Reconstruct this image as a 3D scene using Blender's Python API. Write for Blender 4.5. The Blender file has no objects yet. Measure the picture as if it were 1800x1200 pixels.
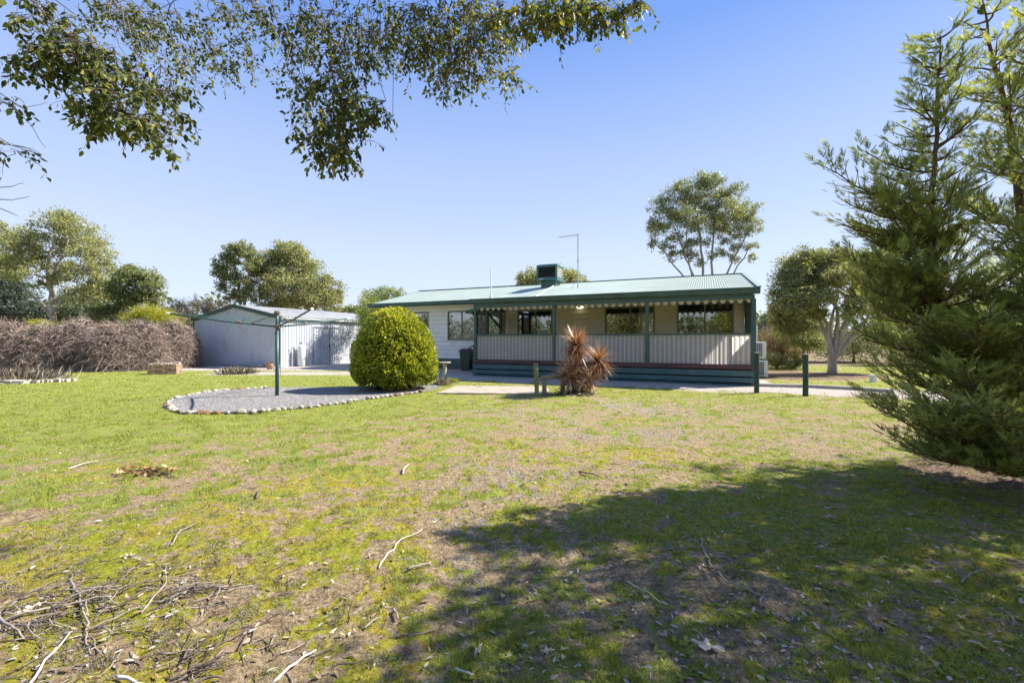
import bpy, math, random
import numpy as np
from mathutils import Vector, Matrix
random.seed(7)
RS = np.random.RandomState(11)
R = math.radians
F, H0, CAMZ = 770.0, 597.0, 1.4          # focal length in photo pixels, horizon row, eye height
TH = R(23.95); CT, ST = math.cos(TH), math.sin(TH)
sc = bpy.context.scene
col = sc.collection
# ---------------------------------------------------------------- camera, sky, sun, exposure
cd = bpy.data.cameras.new('camera'); cam = bpy.data.objects.new('camera', cd); col.objects.link(cam)
cam.location = (0, 0, CAMZ); cam.rotation_euler = (R(90), 0, 0)
cd.sensor_width = 36; cd.lens = F / 1800 * 36; cd.shift_y = -3 / 1800
cd.clip_start = 0.05; cd.clip_end = 6000
sc.camera = cam
SUN_EL = R(43.0); SUN_AZ = math.atan2(.963, .269)      # azimuth from +Y towards +X
sd = Vector((math.sin(SUN_AZ) * math.cos(SUN_EL), math.cos(SUN_AZ) * math.cos(SUN_EL), math.sin(SUN_EL)))
w = bpy.data.worlds.new('World'); sc.world = w; w.use_nodes = True
nt = w.node_tree; nt.nodes.clear()
sky = nt.nodes.new('ShaderNodeTexSky'); sky.sky_type = 'NISHITA'; sky.sun_disc = False
sky.sun_elevation = SUN_EL; sky.sun_rotation = SUN_AZ; sky.altitude = 0; sky.air_density = 1.0
sky.dust_density = 0.3; sky.ozone_density = 3.0
wtc = nt.nodes.new('ShaderNodeTexCoord'); wsx = nt.nodes.new('ShaderNodeSeparateXYZ'); nt.links.new(wtc.outputs['Generated'], wsx.inputs[0])
wrp = nt.nodes.new('ShaderNodeValToRGB'); els = wrp.color_ramp.elements        # clear winter air: deep blue overhead, paler low down
for i_, (p_, c_) in enumerate([(0.0, (.78, .85, 1.0)), (.07, (.74, .83, 1.0)), (.182, (.67, .775, 1.0)), (.26, (.575, .70, .99)), (.357, (.48, .62, .965)), (.476, (.335, .50, .94)), (.572, (.205, .385, .91)), (.85, (.25, .42, .92))]):
    e_ = els[i_] if i_ < 2 else els.new(p_)
    e_.position = p_; e_.color = (*c_, 1)
nt.links.new(wsx.outputs[2], wrp.inputs[0])
wsc = nt.nodes.new('ShaderNodeVectorMath'); wsc.operation = 'SCALE'; wsc.inputs['Scale'].default_value = 1 / (.15 * 2 ** 1.35)
nt.links.new(wrp.outputs[0], wsc.inputs[0])
tintn = nt.nodes.new('ShaderNodeMix'); tintn.data_type = 'RGBA'; tintn.inputs[0].default_value = .93
bg = nt.nodes.new('ShaderNodeBackground'); bg.inputs[1].default_value = 0.15
wo = nt.nodes.new('ShaderNodeOutputWorld')
nt.links.new(sky.outputs[0], tintn.inputs[6]); nt.links.new(wsc.outputs[0], tintn.inputs[7]); nt.links.new(tintn.outputs[2], bg.inputs[0]); nt.links.new(bg.outputs[0], wo.inputs[0])
ld = bpy.data.lights.new('sun', 'SUN'); sun = bpy.data.objects.new('sun', ld); col.objects.link(sun)
ld.energy = 4.8; ld.angle = R(0.53); ld.color = (1.0, 0.94, 0.84)
sun.rotation_euler = sd.to_track_quat('Z', 'Y').to_euler(); sun.location = (20, 5, 20)
sc.view_settings.view_transform = 'Standard'; sc.view_settings.look = 'None'
sc.view_settings.exposure = 1.35; sc.view_settings.gamma = 1.0
sc.cycles.transparent_max_bounces = 24
sc.cycles.max_bounces = 8

# ---------------------------------------------------------------- helpers
def PX(px, py, D): return Vector(((px - 900) / F * D, D, CAMZ + (H0 - py) / F * D))
def GP(px, py):
    D = F * CAMZ / (py - H0); return Vector(((px - 900) / F * D, D, 0))
def tag(o, label=None, cat=None, group=None, kind=None):
    if label: o['label'] = label
    if cat: o['category'] = cat
    if group: o['group'] = group
    if kind: o['kind'] = kind
    return o
def thing(name, label, cat, loc=(0, 0, 0), rz=0, group=None):
    o = bpy.data.objects.new(name, None); col.objects.link(o); o.location = loc; o.rotation_euler = (0, 0, rz)
    o.empty_display_size = 0.1
    return tag(o, label, cat, group)
def link(name, me, m, parent=None):
    if m is not None:
        for k in (m if isinstance(m, (list, tuple)) else [m]): me.materials.append(k)
    o = bpy.data.objects.new(name, me); col.objects.link(o)
    if parent: o.parent = parent
    return o
def arr_mesh(name, V, Fc, rnd=None, smooth=False):
    """V (n,3), Fc (m,k) arrays -> mesh, optional per-face random value"""
    V = np.asarray(V, np.float32); Fc = np.asarray(Fc, np.int32)
    me = bpy.data.meshes.new(name); m, k = Fc.shape
    me.vertices.add(len(V)); me.vertices.foreach_set('co', V.ravel())
    me.loops.add(m * k); me.loops.foreach_set('vertex_index', Fc.ravel())
    me.polygons.add(m); me.polygons.foreach_set('loop_start', np.arange(0, m * k, k, dtype=np.int32))
    me.polygons.foreach_set('loop_total', np.full(m, k, np.int32))
    if smooth: me.polygons.foreach_set('use_smooth', np.ones(m, bool))
    me.update(calc_edges=True)
    if rnd is not None:
        a = me.attributes.new('rnd', 'FLOAT', 'FACE'); a.data.foreach_set('value', np.asarray(rnd, np.float32))
    return me
class MB:
    def __init__(s): s.v = []; s.f = []; s.m = []
    def add(s, vs, fs, mi=0):
        b = len(s.v); s.v += [tuple(v) for v in vs]; s.f += [tuple(b + i for i in f) for f in fs]; s.m += [mi] * len(fs); return s
    def box(s, x0, x1, y0, y1, z0, z1, mi=0, M=None):
        vs = [Vector((x, y, z)) for z in (z0, z1) for y in (y0, y1) for x in (x0, x1)]
        if M is not None: vs = [M @ v for v in vs]
        return s.add(vs, [(0, 2, 3, 1), (4, 5, 7, 6), (0, 1, 5, 4), (2, 6, 7, 3), (0, 4, 6, 2), (1, 3, 7, 5)], mi)
    def bar(s, a, b, w, h, mi=0, up=Vector((0, 0, 1))):
        a = Vector(a); b = Vector(b); d = (b - a); L = d.length; d.normalize()
        sx = d.cross(up)
        if sx.length < 1e-4: sx = d.cross(Vector((1, 0, 0)))
        sx.normalize(); sy = sx.cross(d)
        M = Matrix(((sx.x, d.x, sy.x, a.x), (sx.y, d.y, sy.y, a.y), (sx.z, d.z, sy.z, a.z), (0, 0, 0, 1)))
        return s.box(-w / 2, w / 2, 0, L, -h / 2, h / 2, mi, M)
    def tube(s, pts, rad, n=8, mi=0, cap=True):
        pts = [Vector(p) for p in pts]; k = len(pts)
        if not hasattr(rad, '__len__'): rad = [rad] * k
        d0 = (pts[1] - pts[0]).normalized(); up = Vector((0, 0, 1)) if abs(d0.z) < .9 else Vector((1, 0, 0))
        nx = d0.cross(up).normalized(); vs = []
        for i, p in enumerate(pts):
            d = (pts[min(i + 1, k - 1)] - pts[max(i - 1, 0)]).normalized()
            nx = nx - d * nx.dot(d)
            nx = nx.normalized() if nx.length > 1e-6 else d.orthogonal().normalized()
            ny = d.cross(nx)
            for j in range(n):
                a = 2 * math.pi * j / n; vs.append(p + (nx * math.cos(a) + ny * math.sin(a)) * rad[i])
        fs = [(i * n + j, i * n + (j + 1) % n, (i + 1) * n + (j + 1) % n, (i + 1) * n + j) for i in range(k - 1) for j in range(n)]
        if cap: fs += [tuple(range(n - 1, -1, -1)), tuple((k - 1) * n + j for j in range(n))]
        return s.add(vs, fs, mi)
    def lathe(s, c, prof, n=24, mi=0):
        c = Vector(c); vs = [c + Vector((r * math.cos(2 * math.pi * j / n), r * math.sin(2 * math.pi * j / n), z)) for r, z in prof for j in range(n)]
        fs = [(i * n + j, i * n + (j + 1) % n, (i + 1) * n + (j + 1) % n, (i + 1) * n + j) for i in range(len(prof) - 1) for j in range(n)]
        fs += [tuple(range(n - 1, -1, -1)), tuple((len(prof) - 1) * n + j for j in range(n))]
        return s.add(vs, fs, mi)
    def prism(s, poly, z0, z1, mi=0):
        n = len(poly); vs = [(p[0], p[1], z0) for p in poly] + [(p[0], p[1], z1) for p in poly]
        return s.add(vs, [tuple(range(n - 1, -1, -1)), tuple(range(n, 2 * n))] + [(i, (i + 1) % n, n + (i + 1) % n, n + i) for i in range(n)], mi)
    def build(s, name, m, parent=None, smooth=False, bevel=0):
        me = bpy.data.meshes.new(name); me.from_pydata(s.v, [], s.f)
        me.polygons.foreach_set('material_index', s.m)
        if smooth: me.polygons.foreach_set('use_smooth', [True] * len(s.f))
        me.update(); o = link(name, me, m, parent)
        if bevel:
            b = o.modifiers.new('bevel', 'BEVEL'); b.width = bevel; b.segments = 2; b.limit_method = 'ANGLE'
        return o

# ---------------------------------------------------------------- noise (numpy value noise)
def _hash(ix, iy, seed):
    h = (ix.astype(np.int64) * 374761393 + iy.astype(np.int64) * 668265263 + seed * 1442695041) & 0xffffffff
    h = ((h ^ (h >> 13)) * 1274126177) & 0xffffffff
    return ((h ^ (h >> 16)) & 0xffff) / 65535.0
def vnoise(x, y, seed=0):
    ix = np.floor(x); iy = np.floor(y); fx = x - ix; fy = y - iy
    fx = fx * fx * (3 - 2 * fx); fy = fy * fy * (3 - 2 * fy)
    a = _hash(ix, iy, seed); b = _hash(ix + 1, iy, seed); c = _hash(ix, iy + 1, seed); d = _hash(ix + 1, iy + 1, seed)
    return (a * (1 - fx) + b * fx) * (1 - fy) + (c * (1 - fx) + d * fx) * fy
def fbm(x, y, seed=0, o=4):
    s = 0; a = .5; t = 0
    for i in range(o): s = s + a * vnoise(x * 2 ** i + 17 * i, y * 2 ** i - 9 * i, seed + i); t += a; a *= .55
    return s / t
def sstep(a, b, x):
    t = np.clip((x - a) / (b - a), 0, 1); return t * t * (3 - 2 * t)

# ---------------------------------------------------------------- materials
def newmat(name):
    m = bpy.data.materials.new(name); m.use_nodes = True; nt = m.node_tree; nt.nodes.clear()
    o = nt.nodes.new('ShaderNodeOutputMaterial'); p = nt.nodes.new('ShaderNodeBsdfPrincipled'); nt.links.new(p.outputs[0], o.inputs[0])
    return m, nt, p, o
def N(nt, t, **kw):
    n = nt.nodes.new(t)
    for k, v in kw.items(): setattr(n, k, v)
    return n
def ramp(nt, fac, stops):
    r = nt.nodes.new('ShaderNodeValToRGB'); e = r.color_ramp.elements
    while len(e) < len(stops): e.new(.5)
    for i, (p, c) in enumerate(stops): e[i].position = p; e[i].color = (*c, 1) if len(c) == 3 else c
    nt.links.new(fac, r.inputs[0]); return r.outputs[0]
def noise(nt, scale, detail=4, rough=.6, vec=None, coord='Object', stretch=None):
    if vec is None:
        tc = nt.nodes.new('ShaderNodeTexCoord'); vec = tc.outputs[coord]
    if stretch:
        mp = nt.nodes.new('ShaderNodeMapping'); mp.inputs['Scale'].default_value = stretch; nt.links.new(vec, mp.inputs[0]); vec = mp.outputs[0]
    n = nt.nodes.new('ShaderNodeTexNoise'); n.inputs['Scale'].default_value = scale; n.inputs['Detail'].default_value = detail
    n.inputs['Roughness'].default_value = rough; nt.links.new(vec, n.inputs['Vector']); return n.outputs['Fac']
def mixc(nt, f, a, b, mode='MIX'):
    m = nt.nodes.new('ShaderNodeMix'); m.data_type = 'RGBA'; m.blend_type = mode
    for i, v in ((0, f), (6, a), (7, b)):
        if hasattr(v, 'links'): nt.links.new(v, m.inputs[i])
        else: m.inputs[i].default_value = v if i == 0 else ((*v, 1) if len(v) == 3 else v)
    return m.outputs[2]
def mth(nt, op, a, b=0.0, c=None):
    m = nt.nodes.new('ShaderNodeMath'); m.operation = op
    for i, v in enumerate((a, b) if c is None else (a, b, c)):
        if hasattr(v, 'links'): nt.links.new(v, m.inputs[i])
        else: m.inputs[i].default_value = v
    return m.outputs[0]
def bump(nt, p, h, strength=.3, dist=.02):
    b = nt.nodes.new('ShaderNodeBump'); b.inputs['Strength'].default_value = strength; b.inputs['Distance'].default_value = dist
    nt.links.new(h, b.inputs['Height']); nt.links.new(b.outputs[0], p.inputs['Normal'])
def simple(name, c, rough=.6, var=.25, scale=6, bmp=.15, bdist=.005, metal=0, stretch=None, dirt=None, spec=.5):
    m, nt, p, o = newmat(name)
    n = noise(nt, scale, 6, .65, stretch=stretch)
    lo = tuple(x * (1 - var) for x in c); hi = tuple(min(1, x * (1 + var)) for x in c)
    cc = ramp(nt, n, [(.3, lo), (.7, hi)])
    if dirt:
        n2 = noise(nt, dirt[1], 5, .7); cc = mixc(nt, ramp(nt, n2, [(.52, (0, 0, 0)), (.7, (1, 1, 1))]), cc, dirt[0])
    nt.links.new(cc, p.inputs['Base Color']); p.inputs['Roughness'].default_value = rough; p.inputs['Metallic'].default_value = metal
    p.inputs['Specular IOR Level'].default_value = spec
    if bmp: bump(nt, p, noise(nt, scale * 6, 4, .6, stretch=stretch), bmp, bdist)
    return m
def leafmat(name, cols, rough=.5, trans=.3, spec=.4):
    """cols: list of linear colours spread over the per-leaf random value"""
    m, nt, p, o = newmat(name)
    a = N(nt, 'ShaderNodeAttribute', attribute_name='rnd')
    k = len(cols); cc = ramp(nt, a.outputs['Fac'], [(i / (k - 1) if k > 1 else 0, c) for i, c in enumerate(cols)])
    nt.links.new(cc, p.inputs['Base Color']); p.inputs['Roughness'].default_value = rough; p.inputs['Specular IOR Level'].default_value = spec
    tr = N(nt, 'ShaderNodeBsdfTranslucent'); nt.links.new(mixc(nt, 1.0, cc, (1.25, 1.2, .6), 'MULTIPLY'), tr.inputs[0])
    mx = N(nt, 'ShaderNodeMixShader'); mx.inputs[0].default_value = trans
    nt.links.new(p.outputs[0], mx.inputs[1]); nt.links.new(tr.outputs[0], mx.inputs[2]); nt.links.new(mx.outputs[0], o.inputs[0])
    return m
M = {}
M['green'] = simple('green_paint', (.036, .085, .078), .45, .18, 3, .08, .002, dirt=((.07, .13, .12), 2.5))
M['green_dk'] = simple('dark_green_paint', (.022, .052, .038), .5, .3, 8, .2, .004, stretch=(1, 1, .2))
M['roof'] = simple('mint_roof_paint', (.27, .325, .28), .42, .09, 1.2, 0, dirt=((.25, .275, .24), .9))
M['weather'] = simple('white_weatherboard', (.70, .69, .68), .6, .05, 2, .06, .002, stretch=(.3, 1, 1), dirt=((.6, .58, .55), 1.2))
M['beige'] = simple('beige_weatherboard', (.66, .565, .40), .6, .05, 2, .06, .002, stretch=(.3, 1, 1))
M['beam'] = simple('beam_paint', (.045, .10, .115), .45, .15, 3, .08, .002)
M['deckred'] = simple('red_deck_board', (.085, .034, .038), .6, .35, 5, .2, .003, stretch=(.2, 1, 1))
M['frame'] = simple('sage_frame', (.16, .18, .14), .5, .1, 3, .03, .001)
M['shed'] = simple('zinc_sheet', (.47, .49, .54), .42, .06, 1.1, .05, .002, stretch=(1, 1, .15), dirt=((.36, .36, .38), 1.3))
M['shedroof'] = simple('weathered_zinc_roof', (.42, .41, .40), .5, .12, 1.0, 0, dirt=((.30, .29, .28), .9))
M['concrete'] = simple('concrete', (.36, .33, .29), .85, .18, 5, .3, .004)
M['paver'] = simple('pinkish_paving', (.36, .30, .24), .85, .3, 5, .4, .004, dirt=((.17, .16, .08), 2.4))
M['white'] = simple('white_plastic', (.72, .72, .70), .4, .04, 3, 0)
M['galv'] = simple('galvanised_steel', (.38, .40, .43), .4, .15, 6, .05, .001, metal=.5)
M['wood'] = simple('grey_timber', (.22, .18, .13), .85, .3, 9, .5, .006, stretch=(1, 1, .15))
M['mosswood'] = simple('mossy_timber', (.17, .18, .08), .9, .3, 7, .5, .006, stretch=(1, 1, .2), dirt=((.10, .17, .03), 3))
M['dark'] = simple('dark_interior', (.03, .03, .03), .8, .2, 2, 0)
M['black'] = simple('black_plastic', (.012, .012, .014), .5, .2, 4, 0)
M['binbody'] = simple('dark_green_plastic', (.02, .05, .035), .45, .1, 4, 0)
M['binlid'] = simple('maroon_plastic', (.13, .018, .03), .4, .1, 4, 0)
M['cooler'] = simple('cooler_green', (.045, .12, .12), .45, .12, 4, 0)
M['coolpad'] = simple('cooler_pad', (.55, .55, .5), .7, .2, 30, .2, .003)
M['stone'] = simple('pale_stone', (.42, .38, .32), .85, .4, 7, .7, .012, dirt=((.2, .17, .13), 6))
M['brownstone'] = simple('rusty_stone', (.22, .11, .06), .9, .4, 7, .7, .012)
M['bark'] = simple('grey_brown_bark', (.17, .13, .10), .9, .4, 8, .6, .01, stretch=(1, 1, .25))
M['gumbark'] = simple('smooth_gum_bark', (.30, .26, .22), .75, .35, 4, .3, .006, stretch=(1, 1, .4), dirt=((.16, .11, .08), 3))
M['twigbark'] = simple('dark_twig_bark', (.13, .095, .075), .85, .3, 20, .2, .002)
M['redbark'] = simple('conifer_bark', (.12, .07, .045), .95, .4, 12, .7, .01, stretch=(1, 1, .2))
M['paperbark'] = simple('pale_paper_bark', (.33, .28, .25), .85, .3, 8, .6, .01, stretch=(1, 1, .25))
M['stick'] = simple('weathered_stick', (.27, .23, .20), .9, .35, 30, .4, .002)
M['stickdk'] = simple('dark_stick', (.12, .09, .075), .9, .4, 30, .4, .002)
M['stickpale'] = simple('bleached_stick', (.52, .47, .40), .85, .2, 30, .3, .002)
M['terracotta'] = simple('terracotta', (.34, .20, .10), .8, .2, 8, .2, .003)
M['curtain'] = simple('curtain_fabric', (.55, .56, .60), .9, .06, 4, 0)

def brick_mat():
    m, nt, p, o = newmat('old_red_brick')
    tc = N(nt, 'ShaderNodeTexCoord'); mp = N(nt, 'ShaderNodeMapping'); mp.inputs['Rotation'].default_value = (R(90), 0, 0)
    nt.links.new(noise(nt, 14, 5), ramp(nt, noise(nt, 9, 3), [(.3, (.22, .10, .06)), (.7, (.42, .22, .14))]).node.inputs[0])
    cc = ramp(nt, noise(nt, 9, 4), [(.35, (.20, .12, .085)), (.65, (.42, .29, .20))])
    nt.links.new(cc, p.inputs['Base Color']); p.inputs['Roughness'].default_value = .9
    bump(nt, p, noise(nt, 60, 4), .4, .004); return m
M['brick'] = brick_mat()

def sheet_mat():        # slightly translucent ribbed verandah sheeting, rib light and shade painted as stripes
    m, nt, p, o = newmat('rib_shade_translucent_sheet')
    tc = N(nt, 'ShaderNodeTexCoord'); sx = N(nt, 'ShaderNodeSeparateXYZ'); nt.links.new(tc.outputs['Object'], sx.inputs[0])
    fr = mth(nt, 'FRACT', mth(nt, 'DIVIDE', sx.outputs[0], .142))
    st = ramp(nt, fr, [(0, (1, 1, 1)), (.26, (1, 1, 1)), (.34, (0, 0, 0)), (.92, (0, 0, 0)), (1, (1, 1, 1))])
    cc = mixc(nt, st, (.68, .64, .60), (.94, .92, .90))
    cc = mixc(nt, mth(nt, 'MULTIPLY', noise(nt, 3, 4), .3), cc, (.45, .40, .34))
    nt.links.new(cc, p.inputs['Base Color']); p.inputs['Roughness'].default_value = .5
    tr = N(nt, 'ShaderNodeBsdfTranslucent'); nt.links.new(cc, tr.inputs[0])
    mx = N(nt, 'ShaderNodeMixShader'); mx.inputs[0].default_value = .6
    nt.links.new(p.outputs[0], mx.inputs[1]); nt.links.new(tr.outputs[0], mx.inputs[2]); nt.links.new(mx.outputs[0], o.inputs[0]); return m
M['sheet'] = sheet_mat()
def canvas_mat():
    m, nt, p, o = newmat('striped_canvas')
    tc = N(nt, 'ShaderNodeTexCoord'); sx = N(nt, 'ShaderNodeSeparateXYZ'); nt.links.new(tc.outputs['Object'], sx.inputs[0])
    fr = mth(nt, 'FRACT', mth(nt, 'DIVIDE', sx.outputs[0], .24))
    cc = ramp(nt, fr, [(0, (.30, .26, .17)), (.22, (.30, .26, .17)), (.25, (.75, .68, .5)), (.36, (.75, .68, .5)), (.38, (.34, .29, .2)), (.43, (.34, .29, .2)),
                       (.45, (.8, .74, .58)), (.57, (.8, .74, .58)), (.59, (.34, .29, .2)), (.64, (.34, .29, .2)), (.66, (.75, .68, .5)), (.77, (.75, .68, .5)), (.8, (.30, .26, .17))])
    nt.links.new(cc, p.inputs['Base Color']); p.inputs['Roughness'].default_value = .85
    tr = N(nt, 'ShaderNodeBsdfTranslucent'); nt.links.new(cc, tr.inputs[0])
    mx = N(nt, 'ShaderNodeMixShader'); mx.inputs[0].default_value = .35
    nt.links.new(p.outputs[0], mx.inputs[1]); nt.links.new(tr.outputs[0], mx.inputs[2]); nt.links.new(mx.outputs[0], o.inputs[0]); return m
M['canvas'] = canvas_mat()
def glass_mat(name='window_glass', base=.9):
    m, nt, p, o = newmat(name)
    g = N(nt, 'ShaderNodeBsdfGlossy'); g.inputs['Roughness'].default_value = .015
    nt.links.new(ramp(nt, noise(nt, .8, 2), [(0, (1, 1, 1)), (1, (1, 1, 1))]), g.inputs[0])
    b = N(nt, 'ShaderNodeBump'); b.inputs['Strength'].default_value = .03; b.inputs['Distance'].default_value = .02
    nt.links.new(noise(nt, 1.5, 1), b.inputs['Height']); nt.links.new(b.outputs[0], g.inputs['Normal'])
    t = N(nt, 'ShaderNodeBsdfTransparent'); t.inputs[0].default_value = (base, base, base, 1)
    fr = N(nt, 'ShaderNodeFresnel'); fr.inputs[0].default_value = 1.52
    f2 = mth(nt, 'ADD', mth(nt, 'MULTIPLY', fr.outputs[0], 1.4), .10)
    mx = N(nt, 'ShaderNodeMixShader'); nt.links.new(f2, mx.inputs[0])
    nt.links.new(t.outputs[0], mx.inputs[1]); nt.links.new(g.outputs[0], mx.inputs[2]); nt.links.new(mx.outputs[0], o.inputs[0]); return m
M['glass'] = glass_mat()
def lamp_mat():
    m, nt, p, o = newmat('lit_lamp_glass'); p.inputs['Base Color'].default_value = (.9, .88, .8, 1)
    p.inputs['Emission Color'].default_value = (1, .93, .75, 1); p.inputs['Emission Strength'].default_value = 1.1; return m
M['lamp'] = lamp_mat()

# ---------------------------------------------------------------- ground
BED = [GP(*p) for p in [(294, 712), (300, 721), (325, 727), (370, 728), (430, 725), (480, 722), (540, 717), (600, 709), (650, 701), (700, 695), (745, 689), (775, 682), (760, 676), (700, 676), (640, 680), (560, 682), (500, 682), (450, 684), (400, 687), (360, 691), (322, 698), (300, 705)]]
def inpoly(x, y, poly):
    r = np.zeros(np.shape(x), bool); n = len(poly)
    for i in range(n):
        x1, y1 = poly[i][0], poly[i][1]; x2, y2 = poly[(i + 1) % n][0], poly[(i + 1) % n][1]
        c = ((y1 > y) != (y2 > y)) & (x < (x2 - x1) * (y - y1) / (y2 - y1 + 1e-9) + x1); r ^= c
    return r
HX, HY = 7.26, 13.15
def house_ts(x, y):
    dx, dy = x - HX, y - HY
    return -(dx * CT - dy * ST), dx * ST + dy * CT
def zones(x, y):
    """weights: green, moss, soil, dead, gravel, litter"""
    D = np.maximum(y, .3); px = 900 + F * x / D; py = H0 + F * CAMZ / D
    behind = y < .6
    n1 = fbm(x * .55, y * .55, 3, 4); n2 = fbm(x * 1.3, y * 1.3, 20, 4); n3 = fbm(x * 3.1, y * 3.1, 40, 4); n4 = fbm(x * .9, y * .9, 60, 4)
    # base greenness by region of the yard
    g = .46 + .30 * sstep(4.6, 7.5, D) * sstep(1.0, -5.5, x) + .10 * sstep(7.5, 10, D)
    g = g - .30 * sstep(3.9, 2.0, D) * sstep(.6, -2.2, x) - .05 * sstep(5.2, 3.2, D) * sstep(.5, -1.5, x)
    g = g + .16 * sstep(1.6, 3.2, x) * sstep(6.0, 4.6, D) * sstep(2.8, 3.6, D)
    g = g - .14 * np.exp(-((x - 2.0) / 1.6) ** 2 - ((D - 8.8) / 1.2) ** 2) - .22 * np.exp(-((x - 1.35) / .9) ** 2 - ((D - 2.7) / .6) ** 2)
    g = g - .16 * np.exp(-((x - .2) / 1.2) ** 2 - ((D - 4.8) / .8) ** 2)
    g = np.where(behind, .4, g)
    n5 = fbm(x * 6.5, y * 6.5, 140, 3)
    n6 = fbm(x * 14, y * 14, 170, 2)
    g = g + .045 - .11 * sstep(5.2, 3.6, D) * sstep(.8, -1.0, x) - .06 * np.exp(-((x + 2.2) / 2.5) ** 2 - ((D - 7.5) / 1.6) ** 2) + .06 * sstep(6.5, 8.5, D) - .05 * sstep(-2, 1, x) * sstep(3.4, 5.2, D) * sstep(13, 9, D) + .07 * sstep(-2.5, -4.5, x)
    green = sstep(.27, .74, g - .01 + (n2 - .5) * .38 + (n1 - .5) * .18 + (n3 - .5) * .48 + (n5 - .5) * .80 + (n6 - .5) * .65)
    moss = sstep(.38, .66, n4 * .4 + .335 + (n3 - .5) * .42 + (n5 - .5) * .60 + (n6 - .5) * .5 + .05 * sstep(5, 2.5, D) - .07 * sstep(7, 11, D) + .05 * sstep(0, -1.5, x) + .10 * sstep(1.5, 3, x) * sstep(5.2, 4, D)) * (1 - green * .6)
    dead = sstep(.38, .66, fbm(x * .8, y * .8, 80, 4) * .4 + .31 + (n5 - .5) * .75 + (n3 - .5) * .35 + (n6 - .5) * .6) * (1 - green * .5)
    # gravel and paths
    t, s = house_ts(x, y)
    gr = sstep(-2.2, -1.2, s + (n3 - .5) * 1.2) * sstep(17.5, 15, t) * sstep(-12, -10, -np.abs(t - 3)) * sstep(16, 10, s) * sstep(-9, -6, t) * (1 - sstep(.4, .9, s) * sstep(-.3, -.8, t))
    gr2 = np.exp(-((D - 18.2 - .02 * (x + 10)) / .9) ** 2) * sstep(-5, -7, x) * sstep(-13.5, -11.5, x) * .9
    gr2 = np.maximum(gr2, sstep(19.3, 20.3, D) * sstep(-3, -7, x) * sstep(-22, -18, x))
    grav = np.clip(np.maximum(gr, gr2) + (n3 - .5) * .5 * (np.maximum(gr, gr2) > .05), 0, 1)
    grav = grav * (1 - inpoly(x, y, BED))
    lit = sstep(.35, .75, np.exp(-((x - 11.0) / 4.5) ** 2 - ((D - 17.5) / 3.2) ** 2) + (n2 - .5) * .5)
    lit = np.maximum(lit, sstep(.4, .8, 1.15 * np.exp(-((x - 5.6) / 1.5) ** 2 - ((D - 4.6) / .95) ** 2) + (n2 - .5) * .6))
    lit = np.maximum(lit, sstep(22, 25, D) * .6)
    green = green * (1 - grav) * (1 - .8 * lit); moss = moss * (1 - grav) * (1 - .7 * lit)
    return green, moss, dead, grav, lit
def gh(x, y):
    r = np.hypot(x, y); fade = sstep(16, 9, r) * sstep(0, 1.0, r) + .0
    t, s = house_ts(x, y)
    return fade * ((fbm(x * .7, y * .7, 5, 3) - .5) * .09 + (fbm(x * 4, y * 4, 15, 3) - .5) * .035 + sstep(8, 5, r) * (fbm(x * 15, y * 15, 25, 3) - .5) * .035)
def gh1(x, y): return float(gh(np.array([x]), np.array([y]))[0])
ang = np.concatenate([np.linspace(-180, -62, 40, endpoint=False), np.linspace(-62, 62, 620, endpoint=False), np.linspace(62, 180, 40, endpoint=False)]) * math.pi / 180
rr = np.concatenate([[.02, .3, .6, .9], np.geomspace(1.2, 40, 430), np.geomspace(44, 4000, 26)])
A, RR = np.meshgrid(ang, rr); GX = RR * np.sin(A); GY = RR * np.cos(A)
GZ = gh(GX, GY)
na, nr = len(ang), len(rr)
idx = np.arange(nr * na).reshape(nr, na)
fc = np.stack([idx[:-1, :], idx[1:, :], np.roll(idx, -1, 1)[1:, :], np.roll(idx, -1, 1)[:-1, :]], -1).reshape(-1, 4)[:, ::-1]
me = arr_mesh('ground', np.stack([GX, GY, GZ], -1).reshape(-1, 3), fc, smooth=True)
z = zones(GX.ravel(), GY.ravel())
for nm, val in zip(('green', 'moss', 'dead', 'grav', 'lit'), z):
    a = me.attributes.new('z_' + nm, 'FLOAT', 'POINT'); a.data.foreach_set('value', val.astype(np.float32))
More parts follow.
